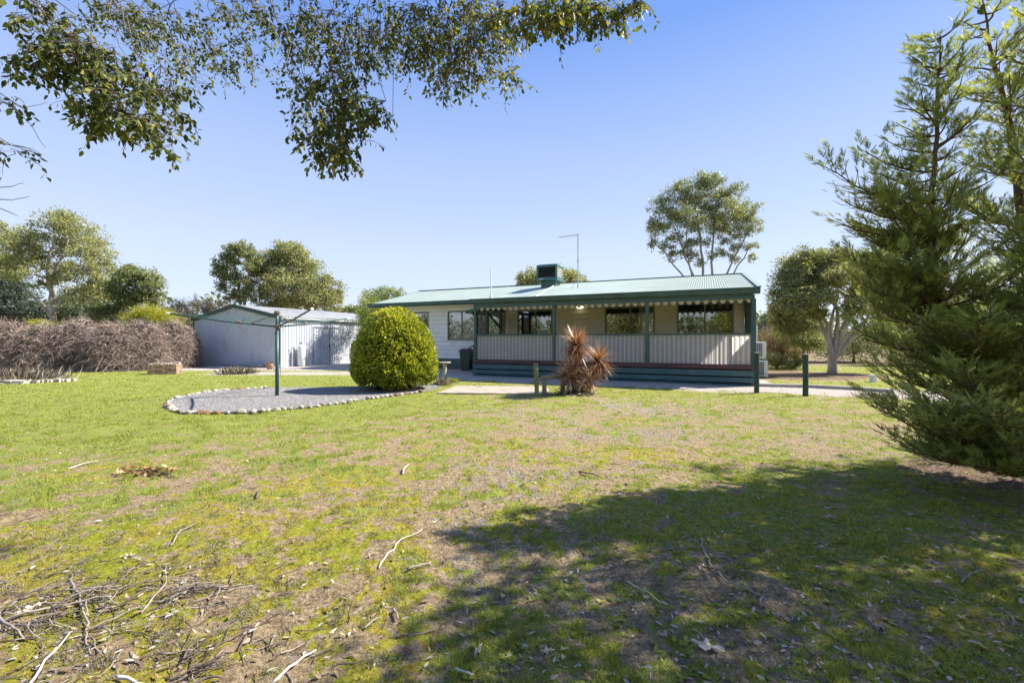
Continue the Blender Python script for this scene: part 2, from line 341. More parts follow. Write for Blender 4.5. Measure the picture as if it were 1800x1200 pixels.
def ground_mat():
    m, nt, p, o = newmat('lawn_and_soil')
    at = {k: N(nt, 'ShaderNodeAttribute', attribute_name='z_' + k).outputs['Fac'] for k in ('green', 'moss', 'dead', 'grav', 'lit')}
    nf = noise(nt, 38, 6, .75); nm = noise(nt, 9, 6, .7); nff = noise(nt, 130, 4, .7); nb = noise(nt, 2.2, 4, .6); nk = noise(nt, 5.5, 9, .78); nk2 = noise(nt, 8.5, 9, .8, coord='Generated') if 0 else noise(nt, 13, 8, .8)
    def thr(w, k, a=.5, soft=.13):
        v = mth(nt, 'ADD', w, mth(nt, 'MULTIPLY', mth(nt, 'SUBTRACT', k, .5), 3.2))
        r = N(nt, 'ShaderNodeMapRange', interpolation_type='SMOOTHSTEP'); nt.links.new(v, r.inputs[0])
        r.inputs[1].default_value = a - soft; r.inputs[2].default_value = a + soft; return r.outputs[0]
    soil = ramp(nt, nf, [(.36, (.12, .085, .045)), (.48, (.32, .235, .13)), (.62, (.55, .43, .27))])
    soil = mixc(nt, mth(nt, 'MULTIPLY', nm, .4), soil, (.33, .25, .14))
    dead = ramp(nt, nff, [(.38, (.08, .062, .052)), (.47, (.23, .195, .165)), (.55, (.37, .325, .27)), (.63, (.64, .58, .49))])
    green = ramp(nt, nff, [(.32, (.07, .10, .012)), (.5, (.24, .30, .040)), (.66, (.46, .53, .11))])
    green = mixc(nt, ramp(nt, nb, [(.4, (0, 0, 0)), (.65, (.8, .8, .8))]), green, ramp(nt, nff, [(.3, (.08, .10, .01)), (.7, (.34, .34, .06))]))
    moss = ramp(nt, nf, [(.3, (.17, .14, .012)), (.5, (.35, .30, .035)), (.7, (.52, .46, .09))])
    moss = mixc(nt, ramp(nt, nb, [(.45, (0, 0, 0)), (.6, (1, 1, 1))]), moss, ramp(nt, nf, [(.3, (.15, .16, .008)), (.7, (.40, .43, .04))]))
    vo = N(nt, 'ShaderNodeTexVoronoi'); vo.inputs['Scale'].default_value = 45
    tc = N(nt, 'ShaderNodeTexCoord'); nt.links.new(tc.outputs['Object'], vo.inputs['Vector'])
    gsep = N(nt, 'ShaderNodeSeparateColor'); nt.links.new(vo.outputs['Color'], gsep.inputs[0])
    grav = ramp(nt, gsep.outputs[0], [(0, (.26, .23, .21)), (.5, (.42, .38, .34)), (1, (.60, .56, .51))])
    grav = mixc(nt, mth(nt, 'MULTIPLY', nm, .6), grav, (.46, .39, .31))
    lit = ramp(nt, nf, [(.3, (.05, .032, .022)), (.5, (.17, .11, .07)), (.66, (.36, .27, .19))])
    c = mixc(nt, thr(at['dead'], nk), soil, dead)
    c = mixc(nt, thr(at['moss'], nk2), c, moss)
    c = mixc(nt, mth(nt, 'MULTIPLY', thr(at['green'], nk2), .9), c, green)
    c = mixc(nt, 1.0, c, ramp(nt, noise(nt, 55, 5, .8), [(.30, (.40, .36, .36)), (.47, (1, 1, 1)), (.62, (1.0, 1.0, 1.0)), (.75, (1, 1, .95))]), 'MULTIPLY')
    c = mixc(nt, 1.0, c, ramp(nt, noise(nt, 17, 6, .75), [(.30, (.48, .43, .43)), (.5, (1, 1, 1)), (.7, (1, 1, 1))]), 'MULTIPLY')
    c = mixc(nt, thr(at['grav'], nm, .45), c, grav)
    c = mixc(nt, thr(at['lit'], nm), c, lit)
    nt.links.new(c, p.inputs['Base Color']); p.inputs['Roughness'].default_value = .95; p.inputs['Specular IOR Level'].default_value = .15
    bump(nt, p, mth(nt, 'ADD', mth(nt, 'MULTIPLY', nf, .6), mth(nt, 'MULTIPLY', nff, .4)), 1.0, .05)
    return m
M['ground'] = ground_mat()
ground = tag(link('ground', me, M['ground']), kind='structure')
ground['label'] = 'patchy lawn with moss and bare soil'

# ---------------------------------------------------------------- leaf builders
def unit(v): return v / np.maximum(np.linalg.norm(v, axis=1, keepdims=True), 1e-9)
def rdir(n, rs=RS): return unit(rs.normal(size=(n, 3)))
def leaf_arrays(P, Dr, L, W, shape='diamond', nrm=None):
    """P base points, Dr directions; returns verts, faces, face-per-leaf count"""
    n = len(P); Dr = unit(Dr)
    if nrm is None: nrm = rdir(n)
    S = unit(np.cross(Dr, nrm)); Nn = np.cross(S, Dr)
    L = np.broadcast_to(L, n)[:, None]; W = np.broadcast_to(W, n)[:, None]
    if shape == 'diamond':
        V = np.stack([P, P + Dr * L * .45 + S * W * .5, P + Dr * L, P + Dr * L * .45 - S * W * .5], 1)
        Fc = np.arange(n * 4).reshape(n, 4); return V.reshape(-1, 3), Fc, 1
    if shape == 'blade':
        V = np.stack([P - S * W * .5, P + S * W * .5, P + Dr * L * .55 + Nn * L * .07 + S * W * .35, P + Dr * L, P + Dr * L * .55 + Nn * L * .07 - S * W * .35], 1)
        return V.reshape(-1, 3), np.arange(n * 5).reshape(n, 5), 1
    if shape == 'tri':
        V = np.stack([P - S * W * .5, P + S * W * .5, P + Dr * L], 1)
        return V.reshape(-1, 3), np.arange(n * 3).reshape(n, 3), 1
    if shape == 'ovate':
        u = Nn * W * .16
        V = np.stack([P, P + Dr * L * .28 + S * W * .5 + u, P + Dr * L * .66 + S * W * .38 + u, P + Dr * L, P + Dr * L * .66 - S * W * .38 + u, P + Dr * L * .28 - S * W * .5 + u], 1)
        b = np.arange(n)[:, None] * 6
        Fc = np.concatenate([b + np.array([[0, 1, 2, 3]]), b + np.array([[0, 3, 4, 5]])], 1).reshape(-1, 4); return V.reshape(-1, 3), Fc, 2
def leaves(name, P, Dr, L, W, m, parent, shape='diamond', rnd=None, nrm=None):
    V, Fc, k = leaf_arrays(P, Dr, L, W, shape, nrm)
    if rnd is None: rnd = RS.uniform(0, 1, len(P))
    return link(name, arr_mesh(name, V, Fc, np.repeat(rnd, k)), m, parent)
def ell_px(b, D):
    """blob given in photo pixels at distance D -> world centre and radii"""
    d = D + (b[4] if len(b) > 4 else 0)
    return np.array(PX(b[0], b[1], d)), np.array([b[2] / F * d, (b[2] + b[3]) / 2 / F * d * .95, b[3] / F * d])
def crown_pts(blobs, n, puff=.42, rs=RS, npuff=14, fill=.2):
    """blobs: list (centre, radii). leaves gathered in puffs spread over each blob"""
    vol = np.array([max(b[1][0] * b[1][2], .01) for b in blobs]); vol = vol / vol.sum(); P = []; O = []; C = []
    for (c, r), f in zip(blobs, vol):
        k = max(5, int(npuff * (1 + f * len(blobs)) / 2)); nl = int(n * f * 1.25)
        u = rdir(k, rs); u[:, 2] = np.where(u[:, 2] < -.75, -u[:, 2], u[:, 2])
        cen = c + u * r * rs.uniform(.35, .9, (k, 1)) * 1.08
        pr = np.mean(r) * puff * rs.uniform(.65, 1.25, k)
        which = rs.randint(0, k, nl); d = rdir(nl, rs) * (rs.uniform(0, 1, (nl, 1)) ** (1 / 2.2))
        p = cen[which] + d * pr[which][:, None] * np.array([1.1, 1.1, .85])
        nf = int(nl * fill); p[:nf] = c + rdir(nf, rs) * r * rs.uniform(.2, 1.0, (nf, 1))
        P.append(p); O.append(unit(p - c) * .5 + d * .5); C += [(Vector(q), Vector(c)) for q in cen]
    return np.concatenate(P), np.concatenate(O), C
def wob(a, b, k=5, amp=.08, sag=0.0, rs=random):
    a = Vector(a); b = Vector(b); L = (b - a).length; pts = []
    o = Vector((0, 0, 0))
    for i in range(k + 1):
        f = i / k
        if 0 < i < k: o = o * .5 + Vector((rs.uniform(-1, 1), rs.uniform(-1, 1), rs.uniform(-1, 1) * .6)) * L * amp
        else: o = Vector((0, 0, 0))
        pts.append(a.lerp(b, f) + o + Vector((0, 0, sag * L * math.sin(math.pi * f))))
    return pts
def taper(k, r0, r1): return [r0 + (r1 - r0) * (i / (k - 1)) ** .8 for i in range(k)]

def tree(name, label, cat, D, base, stems, blobs, n, leaf, m, bark, r0=.2, group=None, shape='diamond', puff=.46, npuff=16, droop=0.3, fill=.2, twig=True, seed=1):
    """base (px of trunk foot); stems: pixel polylines; blobs: pixel ellipses"""
    rs = np.random.RandomState(seed); random.seed(seed)
    b0 = PX(base, H0, D); b0.z = 0
    root = thing(name, label, cat, b0, 0, group)
    B = [(c_, r_ * 1.12) for c_, r_ in (ell_px(b, D) for b in blobs)]; off = np.array(b0)
    P, O, C = crown_pts([(c - off, r) for c, r in B], n, puff, rs, npuff, fill)
    mb = MB(); joints = []
    for st in stems:
        pts = [Vector((0, 0, -.1)) if p is None else (PX(p[0], p[1], D + (p[2] if len(p) > 2 else 0)) - b0) for p in st[1:]]
        fine = []
        for i in range(len(pts) - 1): fine += wob(pts[i], pts[i + 1], 4, .035)[:-1]
        fine.append(pts[-1]); rad = taper(len(fine), r0 * st[0], r0 * st[0] * .3); mb.tube(fine, rad, 8)
        joints += list(zip(fine, rad))[len(fine) // 3:]
    for c, r in B:
        c = Vector(c - off); js = sorted(joints, key=lambda j: (j[0] - c).length + max(0, j[0].z - c.z) * 1.5)[0]
        if (js[0] - c).length > .3:
            l = wob(js[0], c, 5, .05, .03); mb.tube(l, taper(6, js[1] * .6, js[1] * .18), 6)
    if twig:
        for q, c in C:
            if (q - c).length > .15: mb.tube(wob(c - (q - c) * .1, q, 3, .08), taper(4, r0 * .10, r0 * .03), 4, cap=False)
    mb.build('trunk', bark, root, smooth=True)
    dr = O * .6 + rdir(len(P), rs) * .8 + np.array([0, 0, -droop]); L = leaf[0] * rs.uniform(.6, 1.3, len(P))
    leaves('crown', P, dr, L, L * leaf[1], m, root, shape, rs.uniform(0, 1, len(P)) * .75 + .25 * vn3(P, .9))
    return root
def vn3(P, s):
    return vnoise(P[:, 0] * s + P[:, 2] * .37, P[:, 1] * s * .6 + P[:, 2] * s, 5)

LM = {
 'gum': leafmat('gum_leaf', [(.08, .105, .045), (.17, .205, .085), (.27, .295, .14), (.38, .37, .21)], .45, .42),
 'gum_olive': leafmat('olive_gum_leaf', [(.12, .14, .055), (.24, .265, .11), (.36, .37, .18), (.48, .45, .28)], .45, .42),
 'gum_grey': leafmat('grey_gum_leaf', [(.08, .10, .055), (.15, .18, .10), (.25, .28, .17)], .45, .4),
 'dark': leafmat('dark_blue_green_leaf', [(.03, .05, .035), (.07, .10, .07), (.12, .15, .10)], .5, .2),
 'bright': leafmat('light_green_leaf', [(.12, .17, .03), (.25, .31, .06), (.40, .42, .11)], .5, .35),
 'wattle': leafmat('yellow_green_leaf', [(.14, .17, .01), (.32, .33, .02), (.50, .46, .03)], .5, .35),
 'paper': leafmat('feathery_olive_leaf', [(.09, .12, .035), (.20, .23, .08), (.31, .31, .13), (.44, .38, .22)], .55, .35),
 'hedge': leafmat('clipped_bush_leaf', [(.06, .09, .008), (.18, .23, .02), (.42, .44, .04), (.72, .68, .12)], .35, .38, .5),
 'conifer': leafmat('conifer_spray', [(.10, .13, .05), (.20, .25, .085), (.32, .36, .12), (.44, .44, .20)], .55, .45),
 'twig': leafmat('dry_twig', [(.12, .085, .07), (.27, .20, .165), (.41, .325, .285), (.56, .47, .42)], .85, .05, .2),
 'twig_dk': leafmat('bare_twig', [(.10, .08, .075), (.18, .15, .14), (.26, .22, .2)], .85, .0, .2),
 'cordy': leafmat('cordyline_leaf', [(.15, .065, .05), (.30, .14, .09), (.46, .26, .15), (.62, .48, .38)], .42, .3, .5),
 'near': leafmat('round_gum_leaf', [(.025, .04, .018), (.06, .085, .025), (.14, .17, .035), (.28, .28, .06), (.27, .15, .06)], .5, .42, .35),
 'grass': leafmat('grass_blade', [(.11, .15, .02), (.24, .28, .04), (.39, .41, .07), (.56, .52, .19)], .5, .4, .3),
 'straw': leafmat('dead_grass_blade', [(.06, .048, .04), (.15, .125, .10), (.30, .26, .20), (.56, .50, .41)], .8, .1, .2),
 'litter': leafmat('dead_leaf', [(.09, .045, .03), (.20, .12, .075), (.32, .23, .16), (.46, .39, .31), (.34, .34, .31)], .7, .08, .3),
 'shrub': leafmat('mixed_shrub_leaf', [(.06, .07, .025), (.16, .16, .05), (.32, .23, .14), (.45, .33, .26)], .6, .25),
}
# ---------------------------------------------------------------- the house (local x = to the right along its front, y = away, z up)
def T(px, s):
    r = (px - 900) / F; return (HX - r * HY + s * (ST - r * CT)) / (CT + ST * r)
def ZL(py, t, s): return CAMZ + (H0 - py) / F * (HY + ST * t + CT * s)
def strip_sheet(name, xs, ys_of, z_of, m, parent):
    V = []; k = None
    for x in xs:
        ys = ys_of(x); k = len(ys)
        for y in ys: V.append((x, y, z_of(x, y)))
    n = len(xs); i = np.arange((n - 1) * (k - 1)); a = i // (k - 1) * k + i % (k - 1)
    return link(name, arr_mesh(name, V, np.stack([a, a + k, a + k + 1, a + 1], -1)), m, parent)
def boards_wall(mb, x0, x1, z0, z1, y, openings, h=.205, lap=.024):
    """lapped boards facing -y between openings [(xa, xb, za, zb)]"""
    z = z0
    cuts = sorted(set([z0, z1] + [c for o in openings for c in o[2:] if z0 < c < z1] + [z0 + i * h for i in range(1, int((z1 - z0) / h) + 1) if z0 + i * h < z1]))
    for za, zb in zip(cuts[:-1], cuts[1:]):
        if zb - za < 1e-4: continue
        k = (za - z0) % h; k = 0 if k > h - 1e-4 else k
        ya = y - lap * (1 - k / h); yb = y - lap * (1 - (k + zb - za) / h)
        blocks = sorted([(o[0], o[1]) for o in openings if o[2] < zb - 1e-4 and o[3] > za + 1e-4]); xs = x0
        for b in blocks + [(x1, x1)]:
            if b[0] > xs + 1e-4:
                e = .016 if k == 0 else 0
                mb.add([(xs, ya, za + e), (b[0], ya, za + e), (b[0], yb, zb), (xs, yb, zb), (xs, y + .02, za + e), (b[0], y + .02, za + e), (xs, y + .02, za), (b[0], y + .02, za), (xs, yb, za), (b[0], yb, za)], [(0, 1, 2, 3), (4, 5, 1, 0), (6, 7, 5, 4), (8, 9, 7, 6)] if e else [(0, 1, 2, 3)])
            xs = max(xs, b[1])
def lattice(mb, p0, du, dv, nu, nv, w=.028, th=.01, sp=.075):
    """square timber lattice: origin p0, unit axes du dv, nu by nv openings"""
    p0 = Vector(p0); du = Vector(du); dv = Vector(dv); n = du.cross(dv)
    for i in range(nu + 1): a = p0 + du * i * sp; mb.bar(a, a + dv * nv * sp, w, th, up=n)
    for j in range(nv + 1): a = p0 + dv * j * sp + n * th; mb.bar(a, a + du * nu * sp, w, th, up=n)
house = thing('house', 'low white weatherboard house with mint green metal roof and long front verandah', 'house', (HX, HY, 0), -TH)
M['skirt'] = simple('faded_skirt_paint', (.045, .11, .115), .55, .22, 3, .12, .003, stretch=(.3, 1, 1), dirt=((.10, .14, .14), 1.6))
YW = 2.95; YR = 6.55; ZR = 4.27; TB = 9.6; TL = 16.8
def plane3(a, b, c):
    a, b, c = Vector(a), Vector(b), Vector(c); n = (b - a).cross(c - a); d = n.dot(a); return lambda t, s: (d - n.x * t - n.y * s) / n.z
pB = plane3((6.96, 0, 2.95), (TB, 2.4, 3.2), (8.23, YR, ZR))
def zroof(t, s):
    if s > YR: return ZR - (s - YR) * .2578
    right = 2.95 + (ZR - 2.95) / YR * s
    main = 3.2 + (s - 2.4) * (ZR - 3.2) / (YR - 2.4)
    if t > TB: return main
    return min(right, max(main, 2.95 + .104 * s, pB(t, s)))
xs = np.arange(0, int((TL + .16) / .019)) * -.019 + .12
def ys_of(x): s0 = -.07 if x > -TB else 2.32; return [s0 + (YR - s0) * i / 9 for i in range(10)] + [YR + .01, 8.6, 10.75]
strip_sheet('roof', xs, ys_of, lambda x, y: zroof(-x, y) + .0095 * math.sin(x * 2 * math.pi / .076) + (0.0 if abs(x) < 99 else 0), M['roof'], house)
mb = MB(); mb.tube([(.14, YR, ZR + .0), (-TL - .05, YR, ZR + .0)], .045, 8)
for sgn in (1, -1): mb.bar((.14, YR + sgn * .07, ZR + .0), (-TL - .05, YR + sgn * .07, ZR + .0), .15, .012)
mb.build('ridge_cap', M['green'], house)
for x in (.13, -TL - .02):
    mb = MB(); f0 = -.08 if x > -1 else 2.3
    z0 = zroof(-x, max(f0, 0)) if x > -1 else 3.17
    mb.bar((x, f0, z0 - .04), (x, YR, ZR - .06), .03, .15, up=Vector((0, 0, 1))); mb.bar((x, 10.75, 3.12), (x, YR, ZR - .06), .03, .15); mb.build('barge_board', M['green'], house)
mb = MB(); mb.bar((.145, -.07, 2.99), (.145, YR, ZR + .035), .12, .02); mb.build('barge_capping', M['roof'], house)
mb = MB()      # verandah gutter with lip
mb.add([(.16, -.17, 2.96), (.16, -.19, 2.93), (.16, -.16, 2.80), (.16, -.06, 2.77), (.16, -.03, 2.77), (.16, -.03, 2.93)] +
       [(-9.66, -.17, 2.96), (-9.66, -.19, 2.93), (-9.66, -.16, 2.80), (-9.66, -.06, 2.77), (-9.66, -.03, 2.77), (-9.66, -.03, 2.93)],
       [(i, i + 1, i + 7, i + 6) for i in range(5)] + [(0, 5, 4, 3, 2, 1), (6, 7, 8, 9, 10, 11)])
mb.box(-9.68, .17, -.20, -.175, 2.945, 2.965); mb.build('gutter', M['green'], house)
mb = MB(); mb.box(-TL - .1, -TB + .05, 2.22, 2.34, 3.05, 3.19); mb.box(-TL - .1, -TB + .05, 2.205, 2.23, 3.17, 3.2)
mb.box(-TL - .05, -TB, 2.34, 2.36, 3.0, 3.16); mb.build('gutter', M['green'], house)
mb = MB(); mb.box(-TL, -TB, 2.36, YW, 3.04, 3.055); mb.build('soffit', M['white'], house)
mb = MB(); mb.box(-9.6, .03, .02, .10, 2.635, 2.765); mb.box(-.06, .02, .10, YW, 2.44, 2.74); mb.add([(.0, .1, 2.74), (.0, 6.5, 2.74), (.0, 6.5, 4.2), (.0, .1, 2.92)], [(0, 1, 2, 3)]); mb.box(-9.62, -9.54, .10, YW, 2.60, 2.74); mb.build('verandah_beam', M['beam'], house)
# scalloped canvas pelmet
segs = [(-9.5, -6.36), (-6.26, -3.14), (-3.04, -.08)]
for a, b in segs:
    mb = MB(); n = int((b - a) / .24 * 16); vs = []
    for i in range(n + 1):
        x = a + (b - a) * i / n; u = (x / .24) % 1.0; c = abs(u - .51) / .29
        zb = 2.60 - .008 - (.075 * math.sqrt(max(0, 1 - c ** 2.6)) if c < 1 else 0)
        vs += [(x, .06 + .012 * math.sin(x * 9), 2.655), (x, .06 + .02 * math.sin(x * 9), zb)]
    mb.add(vs, [(2 * i, 2 * i + 1, 2 * i + 3, 2 * i + 2) for i in range(n)]); mb.build('awning_pelmet', M['canvas'], house)
# posts, rails, panels with painted rib shade
PT = [.0, 3.09, 6.31, 9.52]
for i, t in enumerate(PT):
    mb = MB(); wd = .062 if i in (0,) else .05
    mb.box(-t - wd, -t + wd, .0, .10, 0.0 if i in (0, 3) else .6, 2.635); mb.build('verandah_post', M['green'], house, bevel=.006)
for k, (a, b) in enumerate(zip(PT[:-1], PT[1:])):
    mb = MB(); mb.box(-b + .05, -a - .06, .0, .085, 1.555, 1.605); mb.build('rail', M['green'], house)
    nx = int((b - a - .12) / .02); X = np.linspace(-b + .055, -a - .065, nx); V = []
    for x in X:
        u = (x / .142) % 1.0; d = .022 * (1 - float(sstep(.24, .34, u)) + float(sstep(.93, 1.0, u)))
        V += [(x, .06 - d, .645), (x, .06 - d, 1.553)]
    j = np.arange(nx - 1) * 2; link('rail_panel', arr_mesh('rail_panel', V, np.stack([j, j + 2, j + 3, j + 1], -1)), M['sheet'], house)
# right end: lattice in its frame, narrow panel by the front post added to block sun
mb = MB(); lattice(mb, (-.0, .64, .66), (0, 1, 0), (0, 0, 1), 24, 20, .026, .008, .091); mb.build('lattice_screen', M['green_dk'], house)
for y0_, y1_ in ((.56, .62), (2.86, 2.94)): mb = MB(); mb.box(-.045, .045, y0_, y1_, .63, 2.60); mb.build('screen_frame', M['green_dk'], house)
mb = MB(); mb.box(-.012, .012, .10, .56, .645, 1.6); mb.build('sun_block_panel', M['sheet'], house)
# left end: lattice, frame posts, opening for the steps
LB = simple('brown_lattice', (.20, .13, .10), .7, .2, 9)
for y0_, n_ in ((.2, 9), (2.4, 6)): mb = MB(); lattice(mb, (-9.52, y0_, .66), (0, 1, 0), (0, 0, 1), n_, 25); mb.build('lattice_screen', LB, house)
for y, w_, z_ in ((.98, .12, 0), (2.26, .12, 0), (.12, .06, .63)): mb = MB(); mb.box(-9.57, -9.47, y, y + w_, z_, 2.6); mb.build('screen_frame', M['green_dk'], house)
mb = MB(); mb.bar((-9.52, 1.10, 2.5), (-9.52, 2.28, 1.9), .05, .08); mb.build('brace', M['green'], house)
# small sloping awning over the steps
aw = MB(); aw.bar((-9.56, 1.8, 2.80), (-10.45, 1.8, 2.60), 1.7, .03); o_aw = aw.build('step_awning', M['green'], house)
mb = MB()
for y in (1.0, 2.6):
    mb.bar((-9.56, y, 2.74), (-10.42, y, 2.53), .05, .07); mb.bar((-9.58, y, 1.95), (-10.25, y, 2.53), .045, .05)
mb.box(-10.50, -10.42, .95, 2.65, 2.50, 2.62); mb.build('awning_bracket', M['green'], o_aw)
# deck
mb = MB()
for i in range(21): mb.box(-9.56, .02, .005 + i * .14, .138 + i * .14, .60, .632)
mb.build('deck_boards', M['deckred'], house)
mb = MB(); mb.box(-9.58, .03, -.045, -.0, .505, .625); mb.box(.005, .03, 0, 2.95, .48, .6); mb.build('deck_edge_board', M['deckred'], house)
mb = MB()
for a, b in ((-9.58, -7.2), (-7.19, -4.75), (-4.74, -2.3), (-2.29, .0)):
    o = random.uniform(-.004, .004)
    for za, zb in ((.295, .47), (.10, .252), (-.05, .06)): mb.box(a, b, -.02 + o, .0 + o, za + o, zb + o)
for za, zb in ((.295, .47), (.10, .252), (-.05, .06)): mb.box(-9.6, -9.58, -.02, 2.9, za, zb); mb.box(.0, .02, -.02, 2.9, za, zb)
mb.build('skirt_boards', M['skirt'], house)
mb = MB()
for x in (-7.2, -4.75, -2.3, -8.4, -6, -3.5, -1.2): mb.box(x - .04, x + .04, .002, .05, 0, .6)
mb.box(-9.5, -.05, .4, .42, 0, .6); mb.build('stumps', M['black'], house)  # black sheet behind the stumps stands for the shade under the deck
# walls
def win_t(a, b, s=YW): return -T(a, s), -T(b, s)
W = []
def window(name, a, b, zt, zb, mull, curtain=None, frame='frame'):
    x0, x1 = win_t(a, b); W.append((x0, x1, zb, zt)); return dict(name=name, x0=x0, x1=x1, zt=zt, zb=zb, mull=[-T(q, YW) for q in mull], curtain=curtain, frame=frame)
WS = [window('window', 1193, 1287, 2.74, 1.45, [1239], 'none'), window('sliding_door', 1066, 1148, 2.68, .64, [1108], 'part'),
      window('window', 912, 969, 2.66, 1.35, [942], 'none'), window('window', 789, 879, 2.72, 1.43, [812, 846], 'full'), window('window', 700, 752, 2.72, 1.43, [728], 'dark')]
ops = list(W)
mb = MB(); boards_wall(mb, -9.75, -.05, .62, 3.22, YW, [o for o in ops if o[0] > -9.75])
mb.build('verandah_wall', M['beige'], house)
mb = MB(); boards_wall(mb, -16.5, -9.75, .5, 3.06, YW, [o for o in ops if o[0] < -9.75 or o[1] < -9.7])
mb.add([(-16.5, YW, .5), (-16.5, 10.2, .5), (-16.5, 10.2, 3.06), (-16.5, YW, 3.06), (-16.5, YR, 4.1)], [(0, 1, 2, 4, 3)])
mb.add([(-.05, YW, .2), (-.05, 10.2, .2), (-.05, 10.2, 3.06), (-.05, YW, 3.35), (-.05, YR, 4.1)], [(0, 3, 4, 2, 1)])
mb.add([(-16.5, 10.2, .0), (-.05, 10.2, 0), (-.05, 10.2, 3.1), (-16.5, 10.2, 3.1)], [(0, 1, 2, 3)])
mb.box(-16.53, -16.44, YW - .03, YW + .05, .5, 3.05); mb.box(-9.80, -9.70, YW - .035, YW + .05, .5, 3.05)
mb.build('wall', M['weather'], house)
mb = MB(); mb.box(-16.4, -.1, YW + .1, 10.1, .5, .58); mb.box(-16.4, -.1, 6.2, 6.3, .58, 3.05); mb.box(-16.4, -.1, YW + .04, 10.1, 3.05, 3.06); mb.build('room_lining', simple('dim_lining', (.22, .2, .18), .8), house)
mb = MB(); mb.box(-16.5, -9.6, YW - .05, YW - .03, .0, .1)
for za, zb in ((.12, .24), (.26, .38), (.40, .5)): mb.box(-16.5, -9.6, YW - .04, YW - .02, za, zb)
mb.box(-16.4, -9.6, YW, YW + .02, 0, .5, 0); mb.build('skirt_boards', M['green'], house)
mb = MB(); mb.box(-T(1000, YW) - .0, -T(1000, YW) + .1, YW - .06, YW - .016, .63, 3.2); mb.build('wall_batten', M['beige'], house)
for wd in WS:
    x0, x1, zt, zb = wd['x0'], wd['x1'], wd['zt'], wd['zb']; fm = MB(); f = .05
    fm.box(x0 - f, x1 + f, YW - .05, YW + .05, zt, zt + f); fm.box(x0 - f, x1 + f, YW - .06, YW + .05, zb - f, zb)
    fm.box(x0 - f, x0, YW - .05, YW + .05, zb, zt); fm.box(x1, x1 + f, YW - .05, YW + .05, zb, zt)
    for q in wd['mull']: fm.box(q - .025, q + .025, YW - .03, YW + .03, zb, zt)
    for a, b in zip([x0] + wd['mull'], wd['mull'] + [x1]):
        e = .022; fm.box(a + e * 0, b, YW - .018, YW + .012, zb, zb + e); fm.box(a, b, YW - .018, YW + .012, zt - e, zt)
    wo_ = fm.build(wd['name'], M['frame'], house)
    pm = MB(); pm.box(x0, x1, YW + .0, YW + .006, zb + .02, zt - .02); pm.build('pane', M['glass'], wo_)
    if wd['curtain'] in ('full', 'part'):
        xa, xb = (x0, x1) if wd['curtain'] == 'full' else (x1 - .55, x1 - .05); n = int((xb - xa) / .018); V = []
        for i in range(n + 1):
            x = xa + (xb - xa) * i / n; y = YW + .12 + .03 * math.sin(x * 2 * math.pi / .11) + .012 * math.sin(x * 7.3); V += [(x, y, zb - .05), (x, y, zt + .02)]
        j = np.arange(n) * 2; link('curtain', arr_mesh('curtain', V, np.stack([j, j + 2, j + 3, j + 1], -1), smooth=True), M['curtain'], wo_)
    if wd['name'] == 'window' and x1 > -3:        # rolled blind at the head of the right sash
        bm_ = MB(); n = 40; xa = wd['mull'][0] + .04; vs = []
        for i in range(n + 1): x = xa + (x1 - .04 - xa) * i / n; vs += [(x, YW + .05, zt), (x, YW + .05 + .01 * math.sin(i), zt - .16 - .03 * abs(math.sin(i * .9)))]
        bm_.add(vs, [(2 * i, 2 * i + 1, 2 * i + 3, 2 * i + 2) for i in range(n)]); bm_.build('blind', M['canvas'], wo_)
# steps with handrail
mb = MB()
for i in range(3): mb.box(-9.6 - .28 * (i + 1), -9.6 - .28 * i, 1.15, 2.25, .46 - .155 * i - .04, .46 - .155 * i); mb.box(-9.6 - .28 * i - .02, -9.6 - .28 * i, 1.15, 2.25, .30 - .155 * i, .46 - .155 * i)
mb.build('steps', M['deckred'], house)
mb = MB(); mb.tube([(-9.58, 1.12, 1.50), (-10.55, 1.12, .98)], .024, 8); mb.tube([(-10.2, 1.12, 1.16), (-10.2, 1.12, 0)], .022, 8); mb.build('handrail', M['green'], house)
# drain pipe of the cooler, lying on the roof
mb = MB(); pts = []
for i in range(12):
    f = i / 11; t = 6.98 + (8.02 - 6.98) * f; s = 5.3 * f + .0; pts.append((-t, s, zroof(t, s) + .035))
mb.tube(pts, .022, 6); mb.build('drain_pipe', M['white'], house)
tv = T(863, .25)
mb = MB(); mb.tube([(-tv, .25, 2.9), (-tv, .25, 4.15)], .022, 8); mb.lathe((-tv, .25, 2.95), [(.07, 0), (.06, .1), (.03, .2)], 12); mb.build('vent_pipe', M['white'], house)
mb = MB(); mb.tube([(.09, 3.3, .0), (.09, 3.3, 3.0)], .04, 8); mb.build('downpipe', M['green'], house)
def HL(x, y, z): return Vector((HX + x * CT + y * ST, HY - x * ST + y * CT, z))
# evaporative cooler
tc_, sc_ = T(967, 5.2), 5.2
cl = thing('evaporative_cooler', 'boxy green evaporative cooler sitting on the roof near the ridge', 'air cooler', HL(-tc_, sc_, zroof(tc_, sc_)), -TH)
mb = MB(); mb.box(-.36, .36, -.3, .45, -.25, .26); mb.build('plinth', M['cooler'], cl, bevel=.01)
b = MB(); b.box(-.52, .52, -.52, .52, .24, .40); b.box(-.52, .52, -.52, .52, .88, .985); b.box(-.46, .46, -.46, .46, .96, 1.02)
for x in (-.52, .42):
    for y in (-.52, .42): b.box(x, x + .1, y, y + .1, .40, .88)
bo = b.build('casing', M['cooler'], cl, bevel=.02)
g = MB(); g.box(-.44, .44, -.44, -.43, .4, .88, 0)
for i in range(9): g.box(-.42, .42, -.505, -.46, .425 + i * .052, .437 + i * .052)
for i in range(13): g.box(-.42 + i * .068, -.408 + i * .068, -.49, -.46, .40, .88)
g.build('front_louvre', M['black'], cl)
